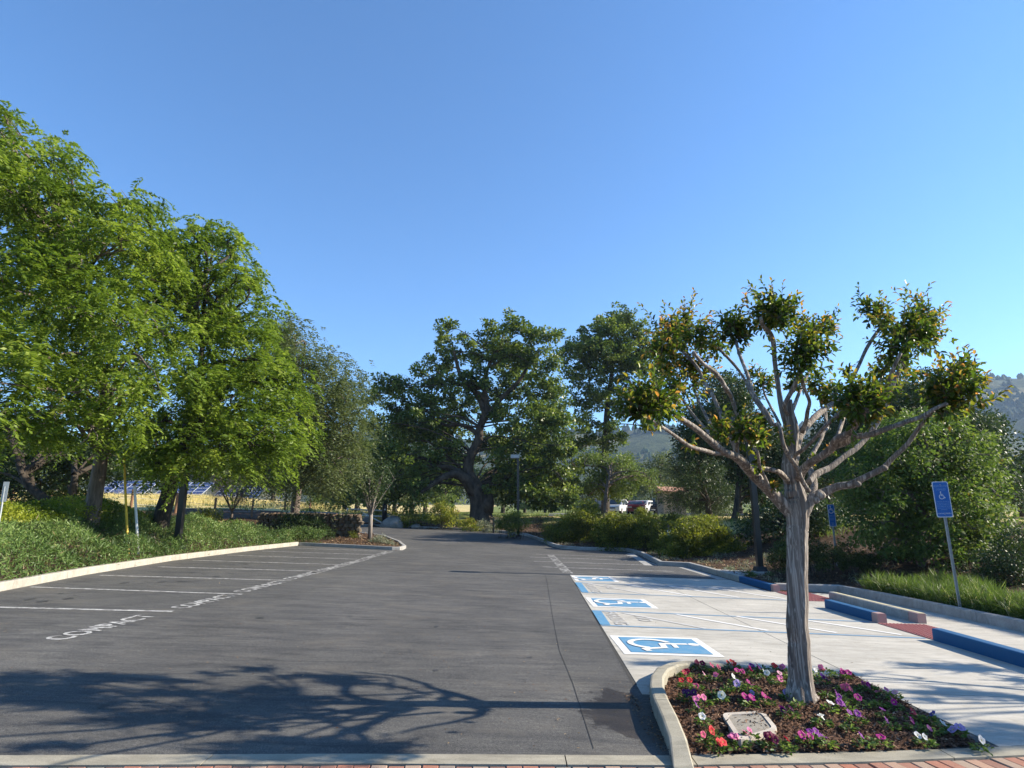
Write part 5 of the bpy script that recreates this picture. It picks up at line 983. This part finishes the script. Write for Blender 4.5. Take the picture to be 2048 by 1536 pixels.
# background trees, repeated with individual copies ------------
rg = np.random.RandomState(505)
def far_proto(k):
    r_ = np.random.RandomState(900 + k); hgt = 8.0; cl = []
    for i in range(16): a = r_.rand() * 6.283; u = r_.rand(); z = 2.2 + 5.0 * r_.rand(); rad = (3.0 - .33 * abs(z - 4.2)) * u ** .5; cl.append((np.array([math.cos(a) * rad, math.sin(a) * rad, z]), 1.1 + .6 * r_.rand()))
    return tree('far_tree', 'far tree', 'tree', 'distant trees around the field', cl, [np.array([0, 0, -.4]), np.array([.1, 0, 1.5]), np.array([0, .1, 3.5]), np.array([0, 0, 6])], [.32, .26, .2, .1], 'dark_bark', ('dark_leaf', 'oak_leaf', 'grey_leaf', 'light_leaf')[k], r_, 2.3, .8, 42, .36, .26, twigs=1, origin=(0, 0, 0))
protos = [far_proto(k) for k in range(4)]; first = [True] * 4
FT = []
for px, Y_, s, k in [(-120, 60, 1.2, 0), (-40, 75, 1.3, 0), (40, 120, 1.5, 1), (-10, 44, .8, 0), (110, 118, 1.5, 0), (180, 112, 1.3, 0), (250, 122, 1.6, 1), (320, 116, 1.3, 0), (390, 124, 1.5, 0), (450, 118, 1.2, 2), (500, 122, 1.5, 0), (545, 110, 1.3, 1), (590, 104, 1.4, 0), (640, 92, 1.2, 0), (665, 80, 1.0, 2), (690, 96, 1.3, 0), (715, 76, 1.1, 0), (745, 98, 1.3, 1), (790, 90, 1.2, 0), (825, 80, .8, 2), (850, 102, 1.2, 0), (905, 96, 1.1, 1), (890, 74, .55, 3), (955, 110, 1.2, 0), (1005, 98, 1.1, 2), (1050, 112, 1.0, 0), (1090, 104, .8, 1), (1130, 200, 1.2, 0), (1165, 205, 1.1, 2), (1250, 210, 1.3, 0), (1290, 190, 1.1, 2), (1345, 120, 1.0, 0), (1385, 100, 1.1, 0), (1430, 90, 1.0, 0), (1480, 80, 1.1, 0), (1520, 66, .9, 0), (1560, 75, 1.1, 1), (1610, 60, .9, 0), (1650, 70, 1.1, 0), (1700, 60, 1.0, 1), (1760, 52, .9, 0), (1850, 48, .9, 0), (1940, 42, .65, 1), (2040, 44, .6, 0), (2110, 40, .8, 0)]:
    FT.append((px, Y_, s, k))
DESC = {0: 'dark green', 1: 'mid green', 2: 'grey green', 3: 'light green'}
def near_what(px):
    for lim, t in ((60, 'far left behind the tall feathery tree'), (210, 'behind the crooked dark oaks at the left'), (345, 'behind the left rows of solar panels'), (480, 'behind the middle of the solar panels'), (600, 'beyond the right end of the solar panels'), (735, 'behind the stone wall and road'), (870, 'seen under the left limb of the oak'), (970, 'directly behind the oak trunk'), (1110, 'beyond the lamp post with the grey head'), (1240, 'far off across the vineyard left of the cars'), (1320, 'far off across the vineyard above the cars'), (1450, 'behind the little shed and trellis'), (1600, 'behind the black lamp post and dark evergreen'), (1760, 'deep in the shade behind the distant blue sign'), (1900, 'behind the maple'), (3000, 'at the right edge beyond the maple')):
        if px < lim: return t
cnt = {}
for px, Y_, s, k in FT: cnt.setdefault((DESC[k], near_what(px)), []).append(px)
for px, Y_, s, k in FT:
    o = protos[k] if first[k] else copy_tree(protos[k]); first[k] = False; p = at(px, 1000, Y_); hgt_s = s
    o.location = (p[0], Y_, HF(p[0], Y_) - .2); o.rotation_euler = (0, 0, rg.rand() * 6.28); o.scale = (s, s, s * rg.uniform(.9, 1.1)); l_ = sorted(cnt[(DESC[k], near_what(px))]); i = l_.index(px)
    o['label'] = '%s distant tree %s' % (DESC[k], near_what(px)) + ('' if len(l_) == 1 else (', left one' if i == 0 else ', right one') if len(l_) == 2 else (', leftmost', ', middle one', ', right one', ', rightmost of four')[min(i, 3)])

# ============================================================ HEDGE AND GRASSES
def scatter_band(n, xr, yr, sdr, rg):
    out = []
    while len(out) < n:
        x = rg.uniform(*xr, size=n); y = rg.uniform(*yr, size=n); s = sdist(x, y); ok = (s > sdr[0]) & (s < sdr[1]); out += list(zip(x[ok], y[ok], s[ok]))
    return np.array(out[:n])
rg = np.random.RandomState(606); n = 52000
q = scatter_band(n, (-14.5, -8.2), (5.0, 27.6), (.10, 4.0), rg); gz = H(q[:, 0], q[:, 1]); sdq = q[:, 2]
hum = .5 + .5 * np.sin(q[:, 0] * 2.1 + 1.7 * np.sin(q[:, 1] * 1.1)) * np.sin(q[:, 1] * 1.7 + q[:, 0]); top = (.20 + .50 * hum) * ss(.02, .7, sdq) + .03 - .30 * ss(2.6, 4.0, sdq)
hgt = gz + np.maximum(top, .05) * 1.15 * (.35 + .65 * rg.rand(n) ** .5); P = np.stack([q[:, 0], q[:, 1], hgt], 1)
D = rdir(rg, n, .45) + np.array([.1, -.15, 0]); tone = np.clip(.02 + .55 * hum + .38 * rg.rand(n), 0, .92); tone = np.where(rg.rand(n) < .05, 1, tone)  # mound tops lighter, hollows darker: the hedge's shading is put into the tone
hedge = empty('rosemary_hedge', (-10.5, 15, HF(-10.5, 15)), 'long mounded rosemary hedge behind the left kerb', 'hedge')
o = leaf_object('sprigs', P - np.array(hedge.location), D, rdir(rg, n), .08 + .12 * rg.rand(n), .012 + .010 * rg.rand(n), tone, 'rosemary', hedge)
P2 = P + rg.normal(size=P.shape) * .03; o = leaf_object('needles', P2 - np.array(hedge.location), rdir(rg, n, .1), rdir(rg, n, .6), .05 + .04 * rg.rand(n), .03, np.clip(tone - .1, 0, 1), 'rosemary', hedge)
mb = MB()
for i in range(0, 1500): x, y, s = q[i]; b = np.array([x, y, gz[i]]); e = P[i]; mb.tube([b - np.array(hedge.location), e - np.array(hedge.location)], [.008, .004], 3, False)
o = mb.build('stems', 'dark_bark', hedge); o['kind'] = 'stuff'
n = 17000; q = scatter_band(n, (-16, -9.6), (7.0, 20.5), (2.4, 3.9), rg); gz = H(q[:, 0], q[:, 1]); hum = .5 + .5 * np.sin(q[:, 1] * 1.3 + q[:, 0] * .8)
P = np.stack([q[:, 0], q[:, 1], gz + .42 + (.22 + .3 * hum) * rg.rand(n) ** .6], 1); iv = empty('ivy_hedge', (-12, 13, HF(-12, 13)), 'bright yellow green leafy ivy along the top of the rosemary hedge', 'hedge')
leaf_object('leaves', P - np.array(iv.location), rdir(rg, n, .1), rdir(rg, n, 1.0), .065 * (.6 + .7 * rg.rand(n)), .055 * (.6 + .6 * rg.rand(n)), .3 * rg.rand(n) + .7 * (.5 + .5 * np.sin(q[:, 1] * 2.2 + q[:, 0])) , 'ivy', iv)
def grass(name, label, cat, xr, yr, cond, n, h, mat, seed, w=.006, lean=.5):
    rg_ = np.random.RandomState(seed); x = rg_.uniform(*xr, size=n * 3); y = rg_.uniform(*yr, size=n * 3); ok = cond(x, y); x, y = x[ok][:n], y[ok][:n]; n = len(x); z = H(x, y)
    cl = .5 + .5 * np.sin(x * 5 + 2 * np.sin(y * 3)) * np.sin(y * 4.2); D = rdir(rg_, n) * lean + np.array([0, 0, 1.0]); D2 = D + rdir(rg_, n) * .5 + np.array([0, 0, -.5]); l = h * (.5 + .6 * rg_.rand(n)) * (.65 + .5 * cl)
    P = np.stack([x, y, z], 1); D = unit(D); P2 = P + D * l[:, None] * .6; t = .15 + .4 * cl + .4 * rg_.rand(n); t = np.where(rg_.rand(n) < .04, 1, np.minimum(t, .92))
    o = leaf_object(name, np.concatenate([P, P2]), np.concatenate([D, unit(D2)]), np.concatenate([rdir(rg_, n)] * 2), np.concatenate([l, l * .6]), w, np.concatenate([t, t]), mat); tag(o, label, cat, kind='stuff'); return o
grass('border_grass', 'long arching green grass behind the low wall at the right', 'grass', (7.3, 12), (5, 17), lambda x, y: (sdist(x, y) > .22) & (sdist(x, y) < 1.6 + .3 * np.sin(y * 2)) & (y < 14.2), 34000, .42, 'grass_blade', 61, .011, .55)
grass('dry_field_grass', 'tall golden dry grass in the field behind the left trees', 'grass', (-75, -8), (22, 88), lambda x, y: (sdist(x, y) > 9) & (x / y < -.28) & (np.sin(x * .35 + y * .2) + .4 * np.sin(y * .9) > -.55), 30000, .75, 'dry_grass', 62, .035, .4)
grass('verge_grass', 'green weedy grass along the road and under the trees', 'grass', (-30, 14), (16, 60), lambda x, y: (sdist(x, y) > 5.5) & (np.sin(x * .9) * np.sin(y * .7) > .1), 22000, .30, 'light_leaf', 63, .03, .6)
grass('pad_edge_weeds', 'fine dry weeds growing behind the right kerbs', 'weeds', (1.5, 12), (15, 34), lambda x, y: (sdist(x, y) > .2) & (sdist(x, y) < 4) & (np.sin(x * 3) * np.sin(y * 2.1) > .2), 5000, .16, 'silver_leaf', 64, .014, .8)
# leaf litter
rg = np.random.RandomState(70); n = 9000; x = rg.uniform(-16, 14, 60000); y = rg.uniform(14, 50, 60000); s = sdist(x, y); ok = (s > .15) & (s < 5) & (x > -9.4); x, y = x[ok][:n], y[ok][:n]; n = len(x)
o = leaf_object('leaf_litter', np.stack([x, y, H(x, y) + .03], 1), rdir(rg, n) * [1, 1, .3], rdir(rg, n, 1.5), .09, .05, rg.rand(n), 'litter'); tag(o, 'dry brown leaf litter and bark under the shrubs', 'leaf litter', kind='stuff')
n = 900; x = np.concatenate([rg.uniform(-4, 1.1, 300), rg.uniform(1.05, 1.2, 250), rg.uniform(-9, 4, 350)]); y = np.concatenate([rg.uniform(4.5, 9, 300), rg.uniform(4.5, 5.9, 250), rg.uniform(5, 26, 350)])
keep = sdist(x, y) < -.1; x, y = x[keep], y[keep]; n = len(x); x = np.where((x > 1.0) & (y < 6.4), np.minimum(x, 1.0 + .1 * rg.rand(n)), x)
o = leaf_object('debris', np.stack([x, y, L(x, y) + .008], 1), rdir(rg, n) * [1, 1, .15], rdir(rg, n, 3), .014 + .02 * rg.rand(n), .006 + .008 * rg.rand(n), rg.rand(n), 'litter'); tag(o, 'scattered tiny leaves and petals on the asphalt', 'debris', kind='stuff')
n = 2600; t = rg.rand(n); x = -6.3 - 2.2 * t + rg.normal(size=n) * .25; y = 7.2 + .3 * rg.normal(size=n) + .9 * np.sin(t * 5) * t
o = leaf_object('straw_debris', np.stack([x, y, L(x, y) + .008], 1), rdir(rg, n) * [1, 1, .1], rdir(rg, n, 3), .03 + .04 * rg.rand(n), .006, .5 + .5 * rg.rand(n), 'litter'); tag(o, 'pale dry straw washed over the asphalt beside the first compact marking', 'debris', kind='stuff')

# ============================================================ ROAD, FIELD, CARS, SHED
road = sheet('road', [(-40, 24), (-24, 26.5), (-15, 31), (-12.5, 36), (-8.5, 49.5), (4, 53), (20, 56), (60, 58), (60, 64), (20, 62), (0, 62), (-14, 58), (-26, 46), (-42, 33)], 'asphalt_old', 0, kind='structure') if False else None
def ribbon(name, path, w, mat, dz):
    P = [np.array(p, float) for p in path]; pts = []
    for a, b in zip(P[:-1], P[1:]):
        m = max(1, int(np.linalg.norm(b - a) / 1.2)); pts += [a + (b - a) * k / m for k in range(m)]
    pts.append(P[-1]); mb = MB(); vs = []; K = 7
    for i, p in enumerate(pts):
        t = unit(pts[min(i + 1, len(pts) - 1)] - pts[max(i - 1, 0)]); nn = np.array([-t[1], t[0]])
        for j in range(K): c = p + nn * w * (j / (K - 1) - .5); vs.append((c[0], c[1], HF(c[0], c[1]) + dz))
    mb.add(vs, [(i * K + j, i * K + j + 1, (i + 1) * K + j + 1, (i + 1) * K + j) for i in range(len(pts) - 1) for j in range(K - 1)]); o = mb.build(name, mat, None, True); o['kind'] = 'structure'; return o
ribbon('road', [(-60, 22), (-40, 26), (-24, 30), (-16, 38), (-14, 50), (-6, 60), (10, 64), (40, 68)], 9.0, 'asphalt_old', .05)
ribbon('far_car_park', [(4, 78), (28, 80)], 12, 'asphalt_old', .06)
car_meshes = {}
def car(px, Y_, rz, paint, label, suv=False):
    p = at(px, 1015, Y_); root = empty('parked_car', (p[0], Y_, HF(p[0], Y_) + .08), label, 'car', 'cars parked beyond the hedge', rz=rz); Lh, Wh = 2.2, .88; hr = 1.72 if suv else 1.46
    prof = [(-2.2, .35), (-2.22, .75), (-2.1, .98), (-1.25, 1.05), (-.65, hr - .05), (-.3, hr), (1.1, hr - .02), (1.75, 1.15 if not suv else 1.3), (2.15, 1.02), (2.22, .6), (2.18, .32)]
    mb = MB(); vs = []; n = len(prof)
    for k, (yy, sc_) in enumerate(((-Wh, 1), (-Wh, 1), (Wh, 1), (Wh, 1))):
        for x, z in prof:
            ins = .16 * max(0, (z - 1.0) / .5); s = 1 if yy > 0 else -1; vs.append((x if k in (1, 2) else x * .98, s * (Wh - ins - (.06 if k in (0, 3) else 0) * 0) if k in (1, 2) else s * (Wh + .02 - ins), z))
    mb.add(vs[:n] + vs[3 * n:], [tuple(range(n)), tuple(range(2 * n - 1, n - 1, -1))] + [(i, n + i, n + (i + 1) % n, (i + 1) % n) for i in range(n)]); mb.build('body', paint, root, False)
    for s, nm in ((-1, 0), (1, 1)):
        for (x0, x1, x2, x3) in ((-1.05, -.62, -.12, -.12), (-.04, -.04, .98, 1.45)):
            zt = hr - .13; mb = MB(); f = lambda z: s * (Wh + .032 - .16 * max(0, (z - 1.0) / .5)); mb.add([(x0, f(1.02), 1.04), (x3 if x3 != x2 else x2, f(1.02), 1.04), (x2, f(zt), zt), (x1, f(zt), zt)], [(0, 1, 2, 3)]); mb.build('side_window', 'glass', root)
    mb = MB(); mb.add([(-1.26, -.72, 1.08), (-1.26, .72, 1.08), (-.70, .62, hr - .07), (-.70, -.62, hr - .07)], [(0, 1, 2, 3)]); o = mb.build('windscreen', 'glass', root); o.location = (-.03, 0, .03)
    mb = MB(); mb.add([(1.78, -.7, 1.2), (1.78, .7, 1.2), (1.2, .62, hr - .07), (1.2, -.62, hr - .07)], [(0, 1, 2, 3)]); o = mb.build('rear_window', 'glass', root); o.location = (.04, 0, .03)
    for x in (-1.35, 1.35):
        for s in (-1, 1):
            mb = MB(); mb.tube([(x, s * .72, .33), (x, s * .93, .33)], [.33, .33], 18); w = mb.build('wheel', 'tyre', root); mb = MB(); mb.tube([(x, s * .90, .33), (x, s * .945, .33)], [.2, .2], 12); mb.build('rim', 'rim', w)
    for s in (-1, 1):
        mb = MB(); mb.box((-2.17, s * .66, .78), (.12, .34, .14)); mb.build('headlight', 'lens', root); mb = MB(); mb.box((2.17, s * .70, .88), (.1, .26, .2)); mb.build('tail_light', 'lamp_red', root)
        mb = MB(); mb.box((-.75, s * 1.0, 1.06), (.14, .18, .12)); mb.build('mirror', paint, root)
    mb = MB(); mb.box((-2.24, 0, .5), (.03, .5, .12)); mb.build('number_plate', 'white_vinyl', root); mb = MB(); mb.box((-2.21, 0, .68), (.05, .8, .14)); mb.build('grille', 'black_metal', root)
car(1192, 72, R(15), 'car_dark', 'dark blue estate car parked leftmost, side on, behind the hedge', True); car(1236, 72, R(62), 'car_white', 'boxy white car just right of the small light green tree', True); car(1262, 74, R(60), 'car_silver', 'silver car half hidden between two white ones')
car(1287, 68, R(58), 'car_white', 'white hatchback facing the lot left of the shed'); car(1318, 69, R(60), 'car_black', 'black car tight against the shed wall', True); car(1272, 66, R(80), 'car_red', 'low dark red car tucked in front of the silver one')
# shed with trellis
a = at(1329, 1035, 58); sx, sy = a[0], 58.0; sz = HF(sx + 1, sy) - .05; shed = empty('shed', (sx, sy, sz), 'small tan shed with a tiled roof beside the far car park', 'building')
mb = MB(); mb.prism([(0, 0), (2.1, 0), (2.1, 2.6), (0, 2.6)], 0, lambda x, y: 2.35 - .1 * x * 0); mb.build('wall', 'stucco', shed)
mb = MB(); mb.add([(-.3, -.3, 2.45), (2.4, -.3, 2.0 + .32), (2.4, 3.0, 2.32), (-.3, 3.0, 2.45), (-.3, 1.3, 2.95), (2.4, 1.3, 2.8), (-.3, -.3, 2.36), (2.4, -.3, 2.24), (2.4, 3, 2.24), (-.3, 3, 2.36)], [(0, 1, 5, 4), (4, 5, 2, 3), (0, 6, 7, 1), (3, 2, 8, 9), (0, 4, 3), (1, 2, 5), (6, 0, 3, 9), (7, 8, 2, 1), (6, 9, 8, 7)]); mb.build('roof', 'roof_tile', shed)
mb = MB(); mb.box((1.2, -.02, 1.0), (.85, .04, 2.0)); dr = mb.build('door', 'grey_wood', shed); mb = MB(); mb.box((1.5, -.06, 1.0), (.05, .05, .12)); mb.build('handle', 'galvanised', dr)
for i in range(2): mb = MB(); mb.box((-.02 + .01, .9 + i * .9, 1.5), (.04, .5, .5)); mb.build('window', 'glass', shed)
tf = empty('trellis_fence', (sx + 2.3, sy - 1.2, sz), 'open wooden picket trellis running right from the shed', 'fence')
for i in range(22): mb = MB(); mb.box((i * .17, 0, .95), (.03, .03, 1.8)); mb.build('picket', 'grey_wood', tf)
for i in range(3): mb = MB(); mb.box((i * 2.0, .05, 1.05), (.09, .09, 2.2)); mb.build('post', 'grey_wood', tf)
for zz in (.5, 1.6): mb = MB(); mb.box((2.2, .02, zz), (4.8, .04, .05)); mb.build('rail', 'grey_wood', tf)
hs = at(1655, 985, 70); hz = HF(hs[0], 70); hou = empty('house', (hs[0], 70, hz), 'low tan house with a tiled roof glimpsed through the dark trees', 'building')
mb = MB(); mb.box((0, 0, 1.4), (9, 6, 2.8)); mb.build('wall', 'stucco', hou); mb = MB(); mb.add([(-5, -3.4, 2.75), (5, -3.4, 2.75), (5, 3.4, 2.75), (-5, 3.4, 2.75), (-3, 0, 4.4), (3, 0, 4.4)], [(0, 1, 5, 4), (1, 2, 5), (2, 3, 4, 5), (3, 0, 4), (3, 2, 1, 0)]); mb.build('roof', 'roof_tile', hou)
for xx in (-2.8, 0, 2.8): mb = MB(); mb.box((xx, -3.02, 1.5), (1.2, .06, 1.1)); mb.build('window', 'glass', hou)
# solar arrays
def solar(px0, px1, Y_, rows, label, colw=1.75, rowh=1.05):
    p0 = at(px0, 1000, Y_); p1 = at(px1, 1000, Y_); zb = HF((p0[0] + p1[0]) / 2, Y_) + .75; root = empty('solar_array', (p0[0], Y_, zb), label, 'solar array', 'rows of solar panels in the field'); n = int((p1[0] - p0[0]) / colw); til = R(28)
    mb = MB(); mb.box((0, 0, 0), (colw - .06, rowh - .05, .035)); me = mb.build('panel', 'solar_cell', root); me.data.name = 'panel'; pm = me.data; first_ = True
    mb = MB(); w, h_ = colw - .05, rowh - .04
    for x in (-w / 2, w / 2): mb.box((x, 0, .004), (.05, h_ + .05, .05))
    for y in (-h_ / 2, h_ / 2): mb.box((0, y, .006), (w + .05, .05, .05))
    fm = mb.build('panel_frame', 'solar_frame', me); fmd = fm.data
    for i in range(n):
        for j in range(rows):
            loc = (i * colw + j * .0, math.cos(til) * j * rowh, math.sin(til) * j * rowh)
            if first_: o = me; first_ = False
            else: o = me.copy(); link(o, root); f2 = fm.copy(); link(f2, o)
            o.location = loc; o.rotation_euler = (til, 0, 0)
    for i in range(0, n + 1, 3):
        mb = MB(); mb.box((i * colw, .6, -.45), (.12, .12, 1.5)); mb.build('leg', 'galvanised', root); mb = MB(); mb.box((i * colw, 2.6, .0), (.12, .12, 2.4)); mb.build('leg', 'galvanised', root)
solar(205, 318, 88, 4, 'left row of blue solar panels behind the yellow stake and white pipe'); solar(322, 430, 90, 4, 'middle row of blue solar panels behind the dark leaning trunk'); solar(437, 548, 96, 4, 'right row of blue solar panels behind the bare twiggy tree'); solar(-60, 80, 84, 4, 'far left row of solar panels behind the crooked dark oaks')
# field fence
fence = empty('field_fence', (0, 0, 0), 'old wire fence with brown wooden posts crossing the golden field', 'fence'); fence.location = (-30, 40, HF(-30, 40)); FO = Vector(fence.location); fp = []
for px, Y_ in ((-60, 36), (20, 37), (98, 38), (180, 39), (262, 40), (352, 42), (430, 44), (505, 47), (570, 52), (620, 58)):
    a = at(px, 1010, Y_); b = np.array([a[0], Y_, HF(a[0], Y_)]); fp.append(b); mb = MB(); mb.tube([tuple(b - FO + np.array([0, 0, -.2])), tuple(b - FO + np.array([.03, 0, 1.35]))], [.09, .08], 8); mb.build('post', 'wood_post', fence)
for zz in (.4, .8, 1.2):
    mb = MB(); mb.tube([tuple(b - FO + np.array([0, 0, zz])) for b in fp], [.012] * len(fp), 4); mb.build('wire', 'wire', fence)
# orchard-style vine rows beyond the car park
rg = np.random.RandomState(808)
for i, Y_ in enumerate((104, 110, 116, 124, 134, 146)):
    x0, x1 = at(1030, 1000, Y_)[0], at(1400, 1000, Y_)[0]; n = 2600; x = rg.uniform(x0, x1, n); y = Y_ + rg.normal(size=n) * .35; z = H(x, y) + .7 + .9 * rg.rand(n); c = np.array([(x0 + x1) / 2, Y_, HF((x0 + x1) / 2, Y_)]); root = empty('vine_row', tuple(c), ('nearest', 'second nearest', 'third', 'fourth', 'second farthest', 'farthest')[i] + ' pale green vine row beyond the parked cars', 'vines', 'vine rows beyond the parked cars')
    leaf_object('foliage', np.stack([x, y, z], 1) - c, rdir(rg, n), rdir(rg, n, .4), .35, .28, rg.rand(n), 'vine_leaf', root)
    mb = MB()
    for xx in np.arange(x0, x1, 3.0): mb.box((xx - c[0], 0, HF(xx, Y_) - c[2] + .8), (.1, .1, 1.7))
    o = mb.build('stakes', 'grey_wood', root); o['kind'] = 'stuff'

# ============================================================ HILLS
def ridge_mesh(name, prof, D0, depth, seed, nx_=220, ny_=46):
    r_ = np.random.RandomState(seed); pxs = np.linspace(prof[0][0], prof[-1][0], nx_); tops = np.interp(pxs, [p[0] for p in prof], [p[1] for p in prof]); vs = []
    ph = r_.rand(12) * 6.28
    for j in range(ny_):
        t = j / (ny_ - 1); Yd = D0 - depth * (1 - t) if t < .72 else D0 + (t - .72) * depth * .8
        for i in range(nx_):
            a = at(pxs[i], tops[i], D0); xx = a[0] * Yd / D0; full = a[2]; tt = min(1, t / .72); e = (.5 - .5 * math.cos(math.pi * tt ** .8)) * .55 + .45 * tt
            fold = math.sin(xx * .012 + ph[0] + 1.5 * math.sin(Yd * .01 + ph[1])) * .5 + math.sin(xx * .031 + ph[2] + Yd * .008) * .3 + math.sin(xx * .07 + Yd * .03 + ph[3]) * .12
            z = 2 + full * e + fold * full * .10 * math.sin(math.pi * min(1, tt)) - (full * .5 * (t - .72) / .28 if t > .72 else 0) + r_.normal() * .6; vs.append((xx, Yd, z))
    mb = MB(); mb.add(vs, [(j * nx_ + i, j * nx_ + i + 1, (j + 1) * nx_ + i + 1, (j + 1) * nx_ + i) for j in range(ny_ - 1) for i in range(nx_ - 1)]); o = mb.build(name, 'hill_scrub', None, True); o['kind'] = 'structure'; return np.array(vs), nx_, ny_
hv, hn, hm = ridge_mesh('hills', [(-900, 1016), (-300, 976), (100, 966), (450, 936), (700, 898), (800, 886), (950, 906), (1100, 898), (1140, 892), (1200, 898), (1260, 892), (1300, 884), (1360, 892), (1450, 898), (1600, 886), (1750, 851), (1850, 816), (1930, 804), (1975, 798), (2000, 796), (2030, 802), (2060, 798), (2200, 776), (2500, 796), (3000, 896)], 1150, 640, 4)
# scattered scrub oaks and conifers on the slopes
rg = np.random.RandomState(99); cand = hv[(hv[:, 1] > 700)]; cand = cand[(cand[:, 0] / cand[:, 1] > -.5) & (cand[:, 0] / cand[:, 1] < 1.2)]; cl = .5 + .5 * np.sin(cand[:, 0] * .021 + 2 * np.sin(cand[:, 1] * .017)); cand = cand[rg.rand(len(cand)) < cl]
sel = cand[rg.randint(0, len(cand), 3400)] + rg.normal(size=(3400, 3)) * np.array([3, 3, 0]); vs = []; fs = []
for i, c in enumerate(sel):
    r = rg.uniform(2.2, 4.6); h = r * rg.uniform(1.2, 3.0); b = len(vs); a0 = rg.rand() * 6
    for zz, rr in ((-.2 * h, r * .8), (.35 * h, r), (.75 * h, r * .5)):
        for k in range(5): a = a0 + k * 1.2566 + rg.normal() * .1; vs.append((c[0] + rr * math.cos(a), c[1] + rr * math.sin(a), c[2] + zz))
    vs.append((c[0], c[1], c[2] + h)); fs += [(b + j * 5 + k, b + j * 5 + (k + 1) % 5, b + (j + 1) * 5 + (k + 1) % 5, b + (j + 1) * 5 + k) for j in range(2) for k in range(5)] + [(b + 10 + k, b + 10 + (k + 1) % 5, b + 15) for k in range(5)]
mb = MB(); mb.v = vs; mb.f = fs; mb.mi = [0] * len(fs); plain('hill_tree', (.035, .055, .025), .95, .1, .5, .02, .1); o = mb.build('hillside_woods', 'hill_tree'); tag(o, 'distant dark woodland dotting the hazy hillside', 'woods', kind='stuff')

# ============================================================ HAZE
m, nt, out = new_mat('haze_air'); pv = N(nt, 'ShaderNodeVolumePrincipled'); pv.inputs['Color'].default_value = (.50, .70, 1.0, 1); pv.inputs['Density'].default_value = .00020; pv.inputs['Anisotropy'].default_value = .2; nt.links.new(pv.outputs[0], out.inputs['Volume'])
HAZE = True
if HAZE:
    mb = MB(); mb.box((100, 600, 190), (2900, 1700, 396)); o = mb.build('haze', 'haze_air'); tag(o, kind='stuff')
